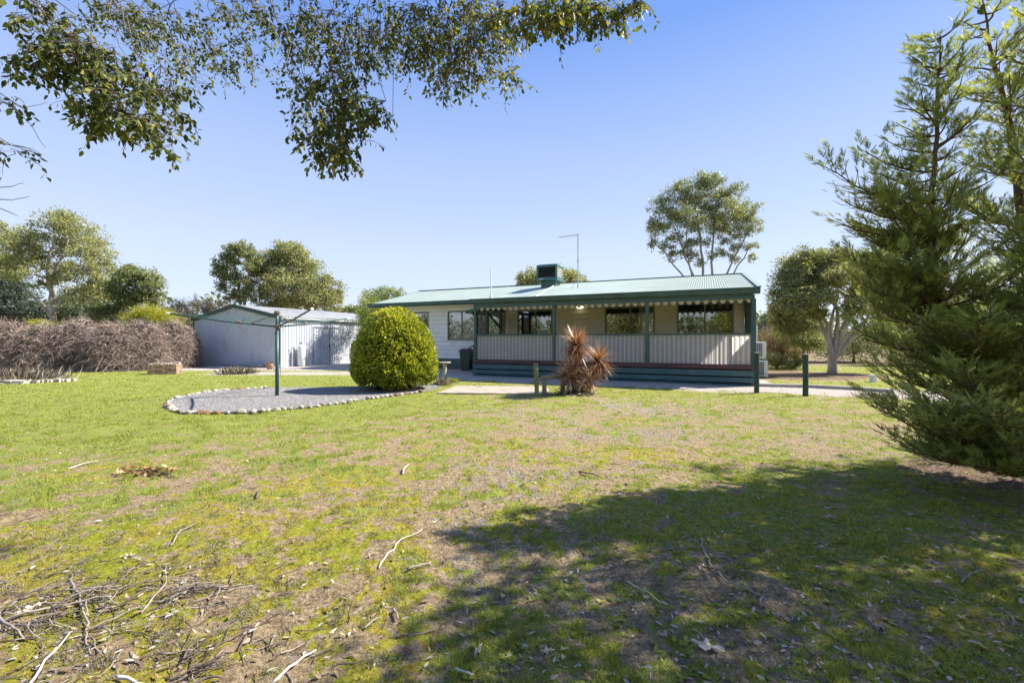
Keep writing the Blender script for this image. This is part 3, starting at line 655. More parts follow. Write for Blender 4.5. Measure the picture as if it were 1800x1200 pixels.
for q in (1, -1):
    g = MB(); g.box(min(.44 * q, .45 * q), max(.44 * q, .45 * q), -.42, .42, .4, .88)
    for i in range(9): g.box(min(.47 * q, .51 * q), max(.47 * q, .51 * q), -.42, .42, .425 + i * .052, .437 + i * .052)
    g.build('side_pad', M['coolpad'], cl)
b = MB(); b.box(-.40, -.16, -.528, -.521, .30, .345); b.build('nameplate', M['galv'], cl)
# antenna
ta, sa = T(1016, 3.4), 3.4; za = zroof(ta, sa)
an = thing('tv_antenna', 'thin grey TV antenna mast with a side arm standing on the roof', 'antenna', HL(-ta, sa, za), -TH)
mb = MB(); mb.tube([(0, 0, -.02), (0, 0, 2.32)], .022, 8); mb.tube([(0, 0, 1.1), (0, 0, 1.2)], .035, 8); mb.build('mast', M['galv'], an)
mb = MB(); mb.tube([(.05, 0, 2.27), (-.9, .12, 2.27)], .013, 6)
for i in range(9): x = -.86 + i * .1; mb.tube([(x, -.10 - .008 * i, 2.28 + .0 * i), (x, .26 + .008 * i, 2.28)], .006, 5)
mb.build('boom', M['galv'], an)
mb = MB()
for a in (40, 160, 280): mb.tube([(0, 0, .5), (.3 * math.cos(R(a)), .3 * math.sin(R(a)), .2015 * .3 * math.sin(R(a)))], .008, 5)
mb.build('stay', M['galv'], an)
# wall light
tl = T(1020, YW)
wl = thing('wall_light', 'small round lit lamp on the beige verandah wall', 'wall lamp', HL(-tl, YW - .02, ZL(541, tl, YW)), -TH)
mb = MB(); mb.lathe((0, -.03, -.02), [(.07, 0), (.13, .03), (.13, .07), (.06, .09)], 16); mb.build('lamp_globe', M['lamp'], wl, smooth=True)
mb = MB(); mb.box(-.09, .09, -.03, .01, .06, .12); mb.build('lamp_base', M['white'], wl)
# split system outdoor units and a white box on the right end wall
for nm, z0, y0, lab, dx in (('outdoor_unit', .72, 3.5, 'white air conditioner outdoor unit fixed above the other unit beside the right house wall', 0), ('outdoor_unit', .04, 3.45, 'white air conditioner outdoor unit standing on the ground under the other unit', .05)):
    o = thing(nm, lab, 'air conditioner', HL(.30 + dx, y0, z0), -TH, 'outdoor units at the right end of the house')
    b = MB(); b.box(0, .40, 0, .8, 0, .60); b.build('casing', M['white'], o, bevel=.012)
    b = MB(); b.box(.03, .27, -.012, -.003, .06, .55); b.build('coil', simple('coil', (.05, .07, .10), .5, .2, 20), o)
    b = MB()
    for i in range(8): b.box(.02, .28, -.025, -.014, .055 + i * .07, .066 + i * .07)
    for i in range(5): b.box(.03 + i * .06, .037 + i * .06, -.03, -.024, .05, .56)
    b.build('guard', M['white'], o)
    b = MB(); b.box(.03, .08, .05, .75, -.05, 0); b.box(.32, .37, .05, .75, -.05, 0)
    if z0 > .5: b.box(-.34, .38, .1, .14, -.08, -.05); b.box(-.34, .38, .66, .70, -.08, -.05)
    b.build('bracket', M['galv'], o)
o = thing('meter_box', 'tall pale cabinet on the right end wall above the outdoor units', 'cabinet', HL(-.03, 5.2, 1.2), -TH)
b = MB(); b.box(0, .62, 0, .5, .1, .78); b.build('casing', M['white'], o, bevel=.01); b = MB(); b.box(.05, .57, -.012, -.002, .15, .73); b.build('door', M['white'], o)
# paving in front of steps, path edge, apron
def sheet(name, pts, z, m, label=None):
    mb = MB(); n = len(pts)
    mb.add([(p[0], p[1], z) for p in pts], [tuple(range(n))]); mb.add([(p[0], p[1], z) for p in pts] + [(p[0], p[1], -.1) for p in pts], [(i, n + i, n + (i + 1) % n, (i + 1) % n) for i in range(n)])
    return tag(mb.build(name, m), kind='structure', label=label)
sheet('paved_landing', [HL(x, y, 0) for x, y in ((-15.5, YW - .1), (-15.2, 1.0), (-9.7, 1.0), (-9.7, YW - .1))], .02, M['paver'])
sheet('paving_slab', [GP(768, 692), GP(803, 679), GP(962, 681), GP(968, 694)], .03, M['paver'])
k0 = [GP(1336, 679), GP(1420, 681), GP(1500, 685), GP(1570, 690)]
mb = MB()
for a, b in zip(k0[:-1], k0[1:]): mb.bar(a + Vector((0, 0, .03)), b + Vector((0, 0, .03)), .14, .12)
tag(mb.build('concrete_edging', M['concrete']), kind='structure')
# ---------------------------------------------------------------- shed
SX, SY = PX(492, 600, 22.0)[:2]
shed = thing('shed', 'large pale corrugated metal shed with green gable trim at the left', 'shed', (SX, SY, 0), -TH)
WG, LS, ZE, ZP = 6.96, 8.6, 2.58, 3.22
def rib(u, p=.15, h=.036): u = (u / p) % 1.0; return h * (float(sstep(0, .1, u)) - float(sstep(.28, .38, u)))
def gable(x): return ZE + (ZP - ZE) * (1 - abs(x + WG / 2) / (WG / 2))
n = 320; X = np.linspace(-WG, 0, n); V = []
for x in X: V += [(x, -rib(x), 0.02), (x, -rib(x), gable(x))]
j = np.arange(n - 1) * 2; link('end_wall', arr_mesh('end_wall', V, np.stack([j, j + 2, j + 3, j + 1], -1)), M['shed'], shed)
n = 460; Y = np.linspace(0, LS, n); V = []
for y in Y: V += [(rib(y, .16), y, 0.02), (rib(y, .16), y, ZE)]
j = np.arange(n - 1) * 2; link('side_wall', arr_mesh('side_wall', V, np.stack([j, j + 2, j + 3, j + 1], -1)), M['shed'], shed)
mb = MB(); mb.add([(-WG, 0, 0), (-WG, LS, 0), (-WG, LS, ZE), (-WG, 0, ZE)], [(0, 1, 2, 3)]); mb.add([(-WG, LS, 0), (0, LS, 0), (0, LS, ZE), (-WG / 2, LS, ZP), (-WG, LS, ZE)], [(0, 1, 2, 3, 4)]); mb.build('side_wall', M['shed'], shed)
n = 400; Y = np.linspace(-.08, LS + .1, n); V = []
for y in Y:
    d = rib(y, .19, .03); V += [(-WG - .12, y, ZE - .01 + d), (-WG / 2, y, ZP + .04 + d), (.12, y, ZE - .01 + d)]
j = np.arange(n - 1) * 3; Fq = np.concatenate([np.stack([j, j + 3, j + 4, j + 1], -1), np.stack([j + 1, j + 4, j + 5, j + 2], -1)])
link('roof', arr_mesh('roof', V, Fq), M['shedroof'], shed)
mb = MB(); mb.bar((-WG - .14, -.07, ZE - .06), (-WG / 2, -.07, ZP - .01), .06, .19); mb.bar((.14, -.07, ZE - .06), (-WG / 2, -.07, ZP - .01), .06, .19)
mb.build('barge_board', M['green_dk'], shed)
mb = MB(); mb.box(.06, .17, -.04, LS + .1, ZE - .13, ZE - .02); mb.build('gutter', M['shedroof'], shed)
for a_, b_ in ((-.05, .035), (-WG - .03, -WG + .03)): mb = MB(); mb.box(a_, b_, -.035, .05, 0, ZE - .05); mb.build('corner_trim', M['green_dk'], shed)
mb = MB(); mb.box(-WG, 0, -.04, -.024, 0, .06); mb.build('base_flashing', M['galv'], shed)
mb = MB()
for y in (2.0, 3.15): mb.box(.024, .05, y, y + .03, .05, 2.1)
mb.box(.03, .06, 2.0, 3.9, 2.08, 2.12); mb.build('door', M['galv'], shed)
mb = MB(); mb.box(.05, .08, 3.1, 3.14, .95, 1.15); mb.build('door_bolt', M['black'], shed)
def SL(x, y, z=0): return Vector((SX + x * CT + y * ST, SY - x * ST + y * CT, z))
sheet('shed_apron', [SL(.05, -.3), SL(1.9, -.6), SL(2.2, LS), SL(.05, LS)], .02, M['concrete'])

# ---------------------------------------------------------------- clothes hoist
hc = GP(487, 697)
ho = thing('clothes_hoist', 'green rotary clothes hoist standing in the gravel bed', 'clothes line', hc, 0)
mb = MB(); mb.tube([(0, 0, -.1), (0, 0, 1.62)], .043, 12); mb.tube([(0, 0, 1.55), (0, 0, 2.08)], .034, 12); mb.build('pole', M['green'], ho, smooth=True)
mb = MB(); mb.lathe((0, 0, 2.03), [(.06, 0), (.075, .02), (.07, .06), (.03, .085)], 12); mb.build('head_casting', M['bark'], ho); mb = MB(); mb.lathe((0, 0, 1.68), [(.05, 0), (.06, .03), (.05, .09)], 10); mb.build('hub', M['bark'], ho)
mb = MB(); mb.tube([(.04, 0, 1.74), (.16, -.03, 1.74), (.17, -.03, 1.60)], .01, 6); mb.build('winding_handle', M['galv'], ho)
arm_tips = []
for a in (187, 69, 313):
    a = R(a); L = 2.45; tip = Vector((math.cos(a) * L, math.sin(a) * L, 2.03)); arm_tips.append(tip)
hub = Vector((0, 0, 1.72)); arms = []
for tip in arm_tips:
    mb = MB(); mid = tip * .42; mid.z = 1.80
    mb.tube([hub, hub.lerp(tip, .5) - Vector((0, 0, .03)), tip], [.021, .021, .017], 8); ao = mb.build('arm', M['green'], ho, smooth=True)
    c = MB(); d = (tip - hub).normalized(); c.tube([tip - d * .03, tip + d * .05], .028, 8); c.build('end_cap', M['white'], ao)
    c = MB(); m_ = hub.lerp(tip, .25); c.tube([Vector((0, 0, 2.02)), m_], .012, 6); c.build('strut', M['bark'], ao)
    c = MB(); q = hub.lerp(tip, .36); c.tube([q - d * .04, q + d * .04], .03, 8); c.build('clamp', simple('rusty_clamp', (.2, .13, .08), .8), ao)
mb = MB()
for k in range(6):
    f = .35 + .65 * k / 5
    for i in range(3):
        a = hub.lerp(arm_tips[i], f); b = hub.lerp(arm_tips[(i + 1) % 3], f)
        mb.tube([a, a.lerp(b, .5) - Vector((0, 0, .03 * f)), b], .0026, 3, cap=False)
mb.build('lines', simple('green_line_wire', (.04, .16, .13), .6), ho)
# ---------------------------------------------------------------- posts
def bollard(px, py_b, ztop, label, r=.062, D=None, m='green_dk', cat='post', lean=(0, 0), nm='timber_post'):
    p = GP(px, py_b) if D is None else PX(px, H0, D); p.z = 0
    o = thing(nm, label, cat, p); mb = MB()
    mb.tube([(0, 0, -.2), (lean[0] * .3, lean[1] * .3, ztop * .3), (lean[0] * .7, lean[1] * .7, ztop * .7), (lean[0], lean[1], ztop - .006)], [r * 1.04, r, r * .98, r * .97], 14)
    mb.build('shaft', M[m], o, smooth=False)
    mb = MB(); mb.tube([(lean[0], lean[1], ztop - .006), (lean[0], lean[1], ztop + .008)], [r * .93, r * .88], 14); mb.build('cut_top', M['stickpale'] if m == 'green_dk' else M[m], o)
    return o
bollard(1330, 691, 1.06, 'dark green round timber post directly in front of the verandah corner')
bollard(1416, 696, 1.04, 'dark green round timber post standing alone right of the house')
bollard(1396.5, 0, 1.55, 'far dark green post under the trees behind the right-hand path', r=.075, D=22.5)
o = tag(bollard(944, 697, .80, 'mossy square timber post leaning slightly, left of the spiky red plant', r=.055, m='mosswood', lean=(-.03, 0)))
# low log rail
lr = thing('log_rail', 'low weathered log rail on short stumps beside the spiky plant', 'rail', GP(957, 695))
mb = MB(); mb.tube([(-.08, .1, .42), (.25, .25, .47), (.62, .42, .50)], [.06, .062, .055], 12); mb.build('log', M['wood'], lr, smooth=True)
for x, y, h in ((0, 0, .42), (.5, .36, .44)): mb = MB(); mb.tube([(x, y, -.1), (x, y + .03, h)], [.06, .055], 12); mb.build('leg', M['wood'], lr, smooth=True)
# bird bath
bb = thing('bird_bath', 'small stone bird bath between the clipped bush and the wheelie bin', 'bird bath', GP(782, 668))
mb = MB(); mb.lathe((0, 0, 0), [(.13, 0), (.13, .05), (.075, .09), (.06, .3), (.065, .5), (.09, .56)], 18); mb.build('pedestal', M['stone'], bb, smooth=True)
mb = MB(); mb.lathe((0, 0, .54), [(.06, 0), (.19, .05), (.21, .09), (.18, .085), (.05, .05)], 20); mb.build('bowl', M['concrete'], bb, smooth=True)
# wheelie bin
bx = HL(-T(820, 2.2), 2.2, .02)
wb = thing('wheelie_bin', 'dark green wheelie bin with maroon lid against the white wall', 'bin', bx, -TH + .2)
def frust(mb, x0, x1, y0, y1, z0, X0, X1, Y0, Y1, z1): mb.add([(x0, y0, z0), (x1, y0, z0), (x1, y1, z0), (x0, y1, z0), (X0, Y0, z1), (X1, Y0, z1), (X1, Y1, z1), (X0, Y1, z1)], [(0, 3, 2, 1), (4, 5, 6, 7), (0, 1, 5, 4), (1, 2, 6, 5), (2, 3, 7, 6), (3, 0, 4, 7)])
mb = MB(); frust(mb, -.19, .19, -.2, .2, .03, -.25, .25, -.26, .27, .86); mb.box(-.27, .27, -.28, .29, .84, .88); mb.build('body', M['binbody'], wb, bevel=.015)
mb = MB(); frust(mb, -.26, .26, -.29, .27, .885, -.2, .2, -.2, .2, .99); mb.box(-.2, .2, .27, .32, .90, .93); mb.build('lid', M['binlid'], wb, bevel=.012)
for s_ in (-1, 1): mb = MB(); mb.tube([(s_ * .21, .2, .1), (s_ * .26, .2, .1)], .1, 16); mb.build('wheel', M['black'], wb)
# gas cylinder
gc = thing('gas_cylinder', 'tall pale gas cylinder standing beside the shed wall', 'gas bottle', SL(.32, 1.0, .02))
mb = MB(); mb.lathe((0, 0, 0), [(.17, 0), (.17, .03), (.187, .06), (.19, .95), (.17, 1.06), (.10, 1.13), (.05, 1.15)], 24); mb.build('tank', M['white'], gc, smooth=True)
mb = MB(); mb.lathe((0, 0, 1.13), [(.085, 0), (.085, .13)], 16); mb.tube([(0, 0, 0), (0, 0, 1.22)], .02, 8); mb.build('collar', M['galv'], gc)
gc2 = thing('conduit', 'short white pipe standing against the shed wall left of the gas cylinder', 'pipe', SL(.12, .62, .02))
mb = MB(); mb.tube([(0, 0, 0), (0, 0, .95)], .03, 10); mb.build('pipe', M['white'], gc2); mb = MB(); mb.tube([(0, 0, .93), (0, 0, .99)], .04, 10); mb.build('pipe_cap', M['galv'], gc2)
# brick stack
bk = GP(290, 657); 
br = thing('brick_planter', 'square stack of old red bricks topped with pale rubble in front of the dry hedge', 'brick stack', bk, .35)
rb = random.Random(3); bl = []
for k in range(5):
    for sx in range(4):
        for sy in range(3):
            if 0 < sx < 3 and sy == 1: continue
            j = [rb.uniform(-.008, .008) for _ in range(3)]
            mb_ = (-.48 + sx * .245 + j[0], .235, -.34 + sy * .235 + j[1], .22, k * .083); bl.append(mb_)
mb = MB()
for x, wx, y, wy, z_ in bl: mb.box(x, x + wx, y, y + wy, z_ + .002, z_ + .078)
mb.build('bricks', M['brick'], br, bevel=.005)
mb = MB()
for k in range(26):
    c = Vector((rb.uniform(-.42, .42), rb.uniform(-.3, .3), .43)); s_ = rb.uniform(.04, .10)
    vs = [c + Vector((rb.uniform(.6, 1) * s_ * sx, rb.uniform(.6, 1) * s_ * sy, rb.uniform(.3, .5) * s_ * sz)) for sz in (-1, 1) for sy in (-1, 1) for sx in (-1, 1)]
    mb.add(vs, [(0, 2, 3, 1), (4, 5, 7, 6), (0, 1, 5, 4), (2, 6, 7, 3), (0, 4, 6, 2), (1, 3, 7, 5)])
mb.build('rubble_cap', M['stone'], br)
# pot plant by the shed, white troughs
pt = thing('plant_pot', 'small tan pot with dry plant by the shed corner', 'plant pot', GP(474, 649))
mb = MB(); mb.lathe((0, 0, 0), [(.11, 0), (.16, .22), (.17, .26), (.15, .25)], 18); mb.build('pot', M['terracotta'], pt, smooth=True)
P = RS.normal(size=(140, 3)) * [.05, .05, .01] + [0, 0, .25]; Dd = RS.normal(size=(140, 3)) * .5 + [0, 0, .6]
leaves('foliage', P, Dd, RS.uniform(.08, .2, 140), .012, LM['straw'], pt, 'blade')
tr = thing('trough', 'long pale planter trough lying along the foot of the shed end wall', 'trough', SL(-1.45, -.42, 0), -TH)
mb = MB(); frust(mb, -.75, .75, -.12, .12, 0, -.8, .8, -.15, .15, .16); mb.build('tub', M['galv'], tr); mb = MB(); mb.box(-.82, .82, -.17, .17, .15, .175); mb.build('rim', M['galv'], tr)
jr = thing('bucket', 'small white bucket beside the tan pot', 'bucket', GP(483, 651))
mb = MB(); mb.lathe((0, 0, 0), [(.07, 0), (.085, .17), (.09, .19), (.08, .18)], 16); mb.build('body', M['white'], jr); mb = MB(); mb.tube([(-.085, 0, .17), (-.05, 0, .25), (.05, 0, .25), (.085, 0, .17)], .005, 5); mb.build('handle', M['galv'], jr)
tp = thing('garden_tap', 'low garden tap on a dark pipe just right of the hoist pole', 'tap', GP(493, 659.5))
mb = MB(); mb.tube([(0, 0, -.05), (0, 0, .42)], .022, 8); mb.build('pipe', M['galv'], tp); mb = MB(); mb.tube([(0, 0, .38), (0, -.12, .38), (0, -.14, .32)], .02, 8); mb.tube([(-.05, -.03, .46), (.05, -.03, .46)], .012, 6); mb.build('spout', M['galv'], tp)
ws = thing('pipe_stub', 'short white pipe stub in the lawn beside the conifer', 'pipe', GP(1535, 671))
mb = MB(); mb.tube([(0, 0, -.05), (0, 0, .22)], .1, 14); mb.build('pipe', M['white'], ws); mb = MB(); mb.tube([(0, 0, .21), (0, 0, .24)], .112, 14); mb.build('pipe_cap', M['white'], ws)
# ---------------------------------------------------------------- gravel bed with edging stones
mb = MB(); mb.prism([(p.x, p.y) for p in BED][::-1], -.05, .03)
def gravel_mat():
    m, nt, p, o = newmat('blue_grey_gravel'); tc = N(nt, 'ShaderNodeTexCoord'); vo = N(nt, 'ShaderNodeTexVoronoi'); vo.inputs['Scale'].default_value = 42; nt.links.new(tc.outputs['Object'], vo.inputs['Vector'])
    s_ = N(nt, 'ShaderNodeSeparateColor'); nt.links.new(vo.outputs['Color'], s_.inputs[0])
    c = ramp(nt, s_.outputs[0], [(0, (.11, .105, .11)), (.5, (.19, .18, .18)), (1, (.30, .28, .27))])
    c = mixc(nt, mth(nt, 'MULTIPLY', ramp(nt, noise(nt, 1.8, 5, .7), [(.45, (0, 0, 0)), (.65, (1, 1, 1))]), .55), c, (.19, .19, .09))
    nt.links.new(c, p.inputs['Base Color']); p.inputs['Roughness'].default_value = .95; bump(nt, p, vo.outputs['Distance'], .8, .03); return m
M['gravel'] = gravel_mat()
tag(mb.build('gravel_bed', M['gravel']), kind='structure')
bxs = [p.x for p in BED]; bys = [p.y for p in BED]
pp = RS.uniform(0, 1, (16000, 2)) * [max(bxs) - min(bxs), max(bys) - min(bys)] + [min(bxs), min(bys)]
pp = pp[inpoly(pp[:, 0], pp[:, 1], BED)]; n = len(pp); r_ = RS.uniform(.006, .016, n)
oc = np.array([[1, 0, 0], [0, 1, 0], [-1, 0, 0], [0, -1, 0], [0, 0, .8]]); rot = RS.uniform(0, 6.28, n)
V = oc[None] * r_[:, None, None] * RS.uniform(.7, 1.3, (n, 5, 1)); c_, s_ = np.cos(rot)[:, None], np.sin(rot)[:, None]
V = np.stack([V[..., 0] * c_ - V[..., 1] * s_ + pp[:, :1], V[..., 0] * s_ + V[..., 1] * c_ + pp[:, 1:], V[..., 2] + .03], -1)
b_ = np.arange(n)[:, None] * 5; Fq = np.concatenate([b_ + [[0, 1, 4]], b_ + [[1, 2, 4]], b_ + [[2, 3, 4]], b_ + [[3, 0, 4]]], 1).reshape(-1, 3)
LM['pebble'] = leafmat('pebble', [(.10, .10, .105), (.18, .17, .17), (.28, .265, .26), (.42, .40, .38)], .9, 0, .2)
tag(link('gravel', arr_mesh('gravel', V.reshape(-1, 3), Fq, np.repeat(RS.uniform(0, 1, n), 4)), LM['pebble']), 'loose blue grey gravel filling the bed under the hoist', 'gravel', kind='stuff')
def rock_mesh(rs, name):
    import bmesh
    bm = bmesh.new(); bmesh.ops.create_icosphere(bm, subdivisions=2, radius=1)
    s_ = [rs.uniform(.75, 1.3), rs.uniform(.6, 1.0), rs.uniform(.5, .8)]; cut = [Vector((rs.uniform(-1, 1), rs.uniform(-1, 1), rs.uniform(-.3, 1))).normalized() for _ in range(6)]
    for v in bm.verts:
        for c in cut:
            d = v.co.dot(c)
            if d > .72: v.co -= c * (d - .72)
        v.co = Vector((v.co.x * s_[0], v.co.y * s_[1], v.co.z * s_[2])) * rs.uniform(.94, 1.06)
    me = bpy.data.meshes.new(name); bm.to_mesh(me); bm.free(); return me
rk = random.Random(5); rocks = [rock_mesh(rk, 'edging_stone') for _ in range(7)]
for r0_ in rocks: r0_.materials.append(M['stone'])
rocksb = [rock_mesh(rk, 'edging_stone') for _ in range(3)]
for r0_ in rocksb: r0_.materials.append(M['brownstone'])
def walk(poly, step):
    out = []; carry = 0
    for a, b in zip(poly[:-1], poly[1:]):
        L = (b - a).length; d = carry
        while d < L: out.append(a.lerp(b, d / L)); d += step * rk.uniform(.75, 1.25)
        carry = d - L
    return out
bd = [p.copy() for p in BED]; front = bd[:11]; back = [bd[0]] + bd[:15:-1]
for loop, st in ((front, .15), (back[:7], .16)):
    for p in walk(loop, st):
        br_ = rk.random() < .13 or (p - GP(365, 728)).length < .22
        me_ = rk.choice(rocksb if br_ else rocks); o = bpy.data.objects.new('edging_stone', me_); col.objects.link(o)
        s_ = rk.uniform(.038, .085) * (1.3 if p.x < -7 else 1); o.scale = (s_, s_, s_); o.rotation_euler = (rk.uniform(-.3, .3), rk.uniform(-.3, .3), rk.uniform(0, 6.28))
        o.location = (p.x + rk.uniform(-.03, .03), p.y + rk.uniform(-.03, .03), .02 + s_ * .05)
        where = 'far' if loop is not front else 'left end' if p.x < -6.9 else 'near left' if p.x < -5.3 else 'near middle' if p.x < -4.2 else 'near right'
        if br_: tag(o, 'rusty brown stone in the %s edge of the gravel bed' % where, 'stone', 'brown stones in the %s edge of the gravel bed' % where)
        else: tag(o, 'pale rough stone in the %s edge of the gravel bed' % where, 'stone', 'pale stones in the %s edge of the gravel bed' % where)
# slab edging of the left garden bed
gs = thing('garden_edging', 'low pale stone slab edging the dry garden bed at far left', 'edging', GP(30, 674), .05)
mb = MB()
for i in range(7):
    x = -2.0 + i * .33; mb.add([(x + rk.uniform(-.02, .02), y_ + rk.uniform(-.03, .03), z_ + rk.uniform(-.012, .012)) for x, y_, z_ in ((x, -.16, 0), (x + .32, -.16, 0), (x + .32, .16, 0), (x, .16, 0), (x, -.14, .11), (x + .32, -.14, .10), (x + .31, .14, .12), (x + .01, .14, .11))], [(0, 3, 2, 1), (4, 5, 6, 7), (0, 1, 5, 4), (1, 2, 6, 5), (2, 3, 7, 6), (3, 0, 4, 7)])
mb.build('slabs', M['stone'], gs)
mb = MB()
for i in range(9):
    c = Vector((.42 + i * .07, .25 + i * .06 + rk.uniform(-.08, .08), .04)); s_ = rk.uniform(.07, .13)
    mb.add([c + Vector((sx * s_ * rk.uniform(.7, 1), sy * s_ * .7, sz * s_ * .5)) for sz in (-1, 1) for sy in (-1, 1) for sx in (-1, 1)], [(0, 2, 3, 1), (4, 5, 7, 6), (0, 1, 5, 4), (2, 6, 7, 3), (0, 4, 6, 2), (1, 3, 7, 5)])
mb.build('loose_stones', M['stone'], gs)
# ---------------------------------------------------------------- fallen sticks one can tell apart
def stick(pts, r, m, label, fork=None):
    r = min(r, .012) * .8
    P_ = [GP(*p) for p in pts]; c = P_[0].copy(); q = []
    for a, b in zip(P_[:-1], P_[1:]): q += wob(a, b, 4, .035)[:-1]
    q.append(P_[-1]); z0 = [gh1(v.x, v.y) + r * (1.3 + 1.4 * math.sin(3.1 * i / len(q))) for i, v in enumerate(q)]
    q = [Vector((v.x - c.x, v.y - c.y, z_)) for v, z_ in zip(q, z0)]
    o = None; mb = MB(); mb.tube(q, taper(len(q), r, r * .45), 7)
    if fork:
        for f in fork:
            F_ = [GP(*p) for p in f]; k = min(q, key=lambda v: (v - Vector((F_[0].x - c.x, F_[0].y - c.y, v.z))).length)
            e = [k] + [Vector((v.x - c.x, v.y - c.y, gh1(v.x, v.y) + r * 1.2)) for v in F_[1:]]
            mb.tube(e, taper(len(e), r * .6, r * .25), 6)
    o = mb.build('stick', M[m], smooth=True); o.location = (c.x, c.y, 0); return tag(o, label, 'stick', 'fallen sticks on the lawn')
stick([(50, 1204), (95, 1152), (127, 1113)], .0075, 'stickpale', 'pale straight stick in the bottom left corner of the lawn')
stick([(478, 1204), (520, 1172), (556, 1144)], .009, 'stickpale', 'thick pale stick at the lower edge right of the twig piles')
stick([(0, 1098), (60, 1082), (130, 1066), (205, 1052)], .011, 'stick', 'thick grey stick lying along the left twig pile')
stick([(122, 1028), (140, 1062), (156, 1098), (150, 1125), (160, 1150)], .008, 'stick', 'crooked grey forked twig crossing the left twig pile', [[(122, 1028), (128, 1022), (126, 1012)], [(140, 1062), (172, 1062), (190, 1073)]])
stick([(248, 1080), (292, 1032), (288, 995)], .007, 'stick', 'grey curved twig rising from the middle of the second twig pile')
stick([(270, 1058), (330, 1044), (380, 1038), (425, 1029)], .008, 'stick', 'long grey twig pointing right from the second twig pile', [[(330, 1044), (300, 1060), (285, 1072)]])
stick([(-5, 1075), (20, 1108), (42, 1128)], .010, 'stick', 'short thick grey stick at the left edge below the pile')
stick([(205, 1188), (228, 1193), (255, 1204)], .012, 'stickpale', 'stubby pale branch end at the bottom left of centre')
stick([(335, 1200), (360, 1190), (392, 1186)], .011, 'stickdk', 'dark split branch piece at the bottom edge')
stick([(312, 1166), (330, 1140), (352, 1118)], .008, 'stickdk', 'dark curled bark-like stick below the second twig pile', [[(330, 1140), (338, 1150), (334, 1168)]])
stick([(300, 962), (318, 940), (345, 925)], .008, 'stick', 'bent grey stick in the grass above the second twig pile', [[(318, 940), (308, 948), (304, 960)]])
stick([(708, 833), (712, 824), (718, 818)], .02, 'stickpale', 'short pale hooked stick lying mid lawn')
stick([(666, 1003), (688, 976), (705, 956), (742, 936)], .007, 'stickpale', 'long thin pale curved stick on the moss left of the shade')
stick([(716, 1008), (736, 1001), (758, 991)], .011, 'stick', 'short thick brown stick just below the curved pale one')
stick([(640, 1106), (655, 1096), (671, 1088)], .007, 'stick', 'brown twig on the moss at the edge of the tree shade')
stick([(692, 1075), (696, 1085), (700, 1093)], .010, 'stick', 'stubby brown stick standing nearly end-on in the moss')
stick([(1232, 946), (1238, 975), (1252, 1002), (1275, 1024), (1300, 1037), (1330, 1050), (1352, 1062), (1390, 1090)], .008, 'stick', 'long crooked grey branch lying in the shade right of centre', [[(1340, 1055), (1343, 1045), (1350, 1038)]])
stick([(1104, 1020), (1132, 1040), (1163, 1062)], .007, 'stickpale', 'straight pale stick in the shade left of the long branch')
stick([(1228, 1116), (1248, 1140), (1286, 1176)], .005, 'stick', 'thin stick beside the big dead leaf at lower right')
stick([(1018, 830), (1040, 836), (1060, 844)], .018, 'stickdk', 'dark brown stick at the upper edge of the tree shade')
stick([(1690, 1030), (1712, 1018), (1728, 1008), (1722, 1002)], .006, 'stick', 'thin bent twig in the sunny patch at far right')
stick([(800, 1186), (815, 1194), (830, 1204)], .010, 'stickpale', 'pale stick cut by the bottom edge near the centre')
stick([(120, 826), (150, 817), (172, 813)], .009, 'stickpale', 'thin pale stick on the green lawn at far left')
stick([(450, 878), (454, 870), (456, 864)], .012, 'stickdk', 'small dark stick upright-looking in the mid left lawn')
stick([(355, 1155), (395, 1125), (405, 1098)], .005, 'stickdk', 'thin dark arching twig right of the curled stick')
# twig piles: one thing each
def pile(px, py, rx, ry, n, label, seed):
    rs = random.Random(seed); c = GP(px, py); mb = MB()
    for i in range(int(n * .5)):
        a = GP(px + rs.gauss(0, rx), min(1215, py + rs.gauss(0, ry))); L = rs.uniform(.07, .28) * (1.0 if i % 6 else 1.5); an_ = rs.gauss(.35, .7); r = rs.uniform(.0015, .0048)
        b = a + Vector((math.cos(an_) * L, math.sin(an_) * L, 0)); h = rs.uniform(.005, .05)
        q = wob(a, b, 4, .07, 0, rs); q = [Vector((v.x - c.x, v.y - c.y, gh1(v.x, v.y) + h * (1 - abs(k - 2) * .25) + r)) for k, v in enumerate(q)]
        mb.tube(q, taper(5, r, r * .5), 5, mi=rs.choice([0, 0, 1, 1, 1]))
    o = mb.build('twig_pile', [M['stick'], M['stickdk'], M['stickpale']], smooth=True); o.location = (c.x, c.y, 0); return tag(o, label, 'twig pile', 'piles of fallen twigs')
pile(70, 1075, 75, 22, 150, 'wide pile of grey twigs and bark at the left edge of the lawn', 1)
pile(300, 1045, 45, 16, 55, 'smaller pile of grey twigs right of the wide one', 2)
pile(330, 1170, 60, 22, 26, 'loose scatter of dark twigs near the bottom edge', 4)
pile(1290, 985, 60, 18, 26, 'sparse twigs and dead grass in the shade beside the long crooked branch', 5)
pile(1720, 860, 70, 14, 70, 'brown twigs heaped under the conifer', 6)
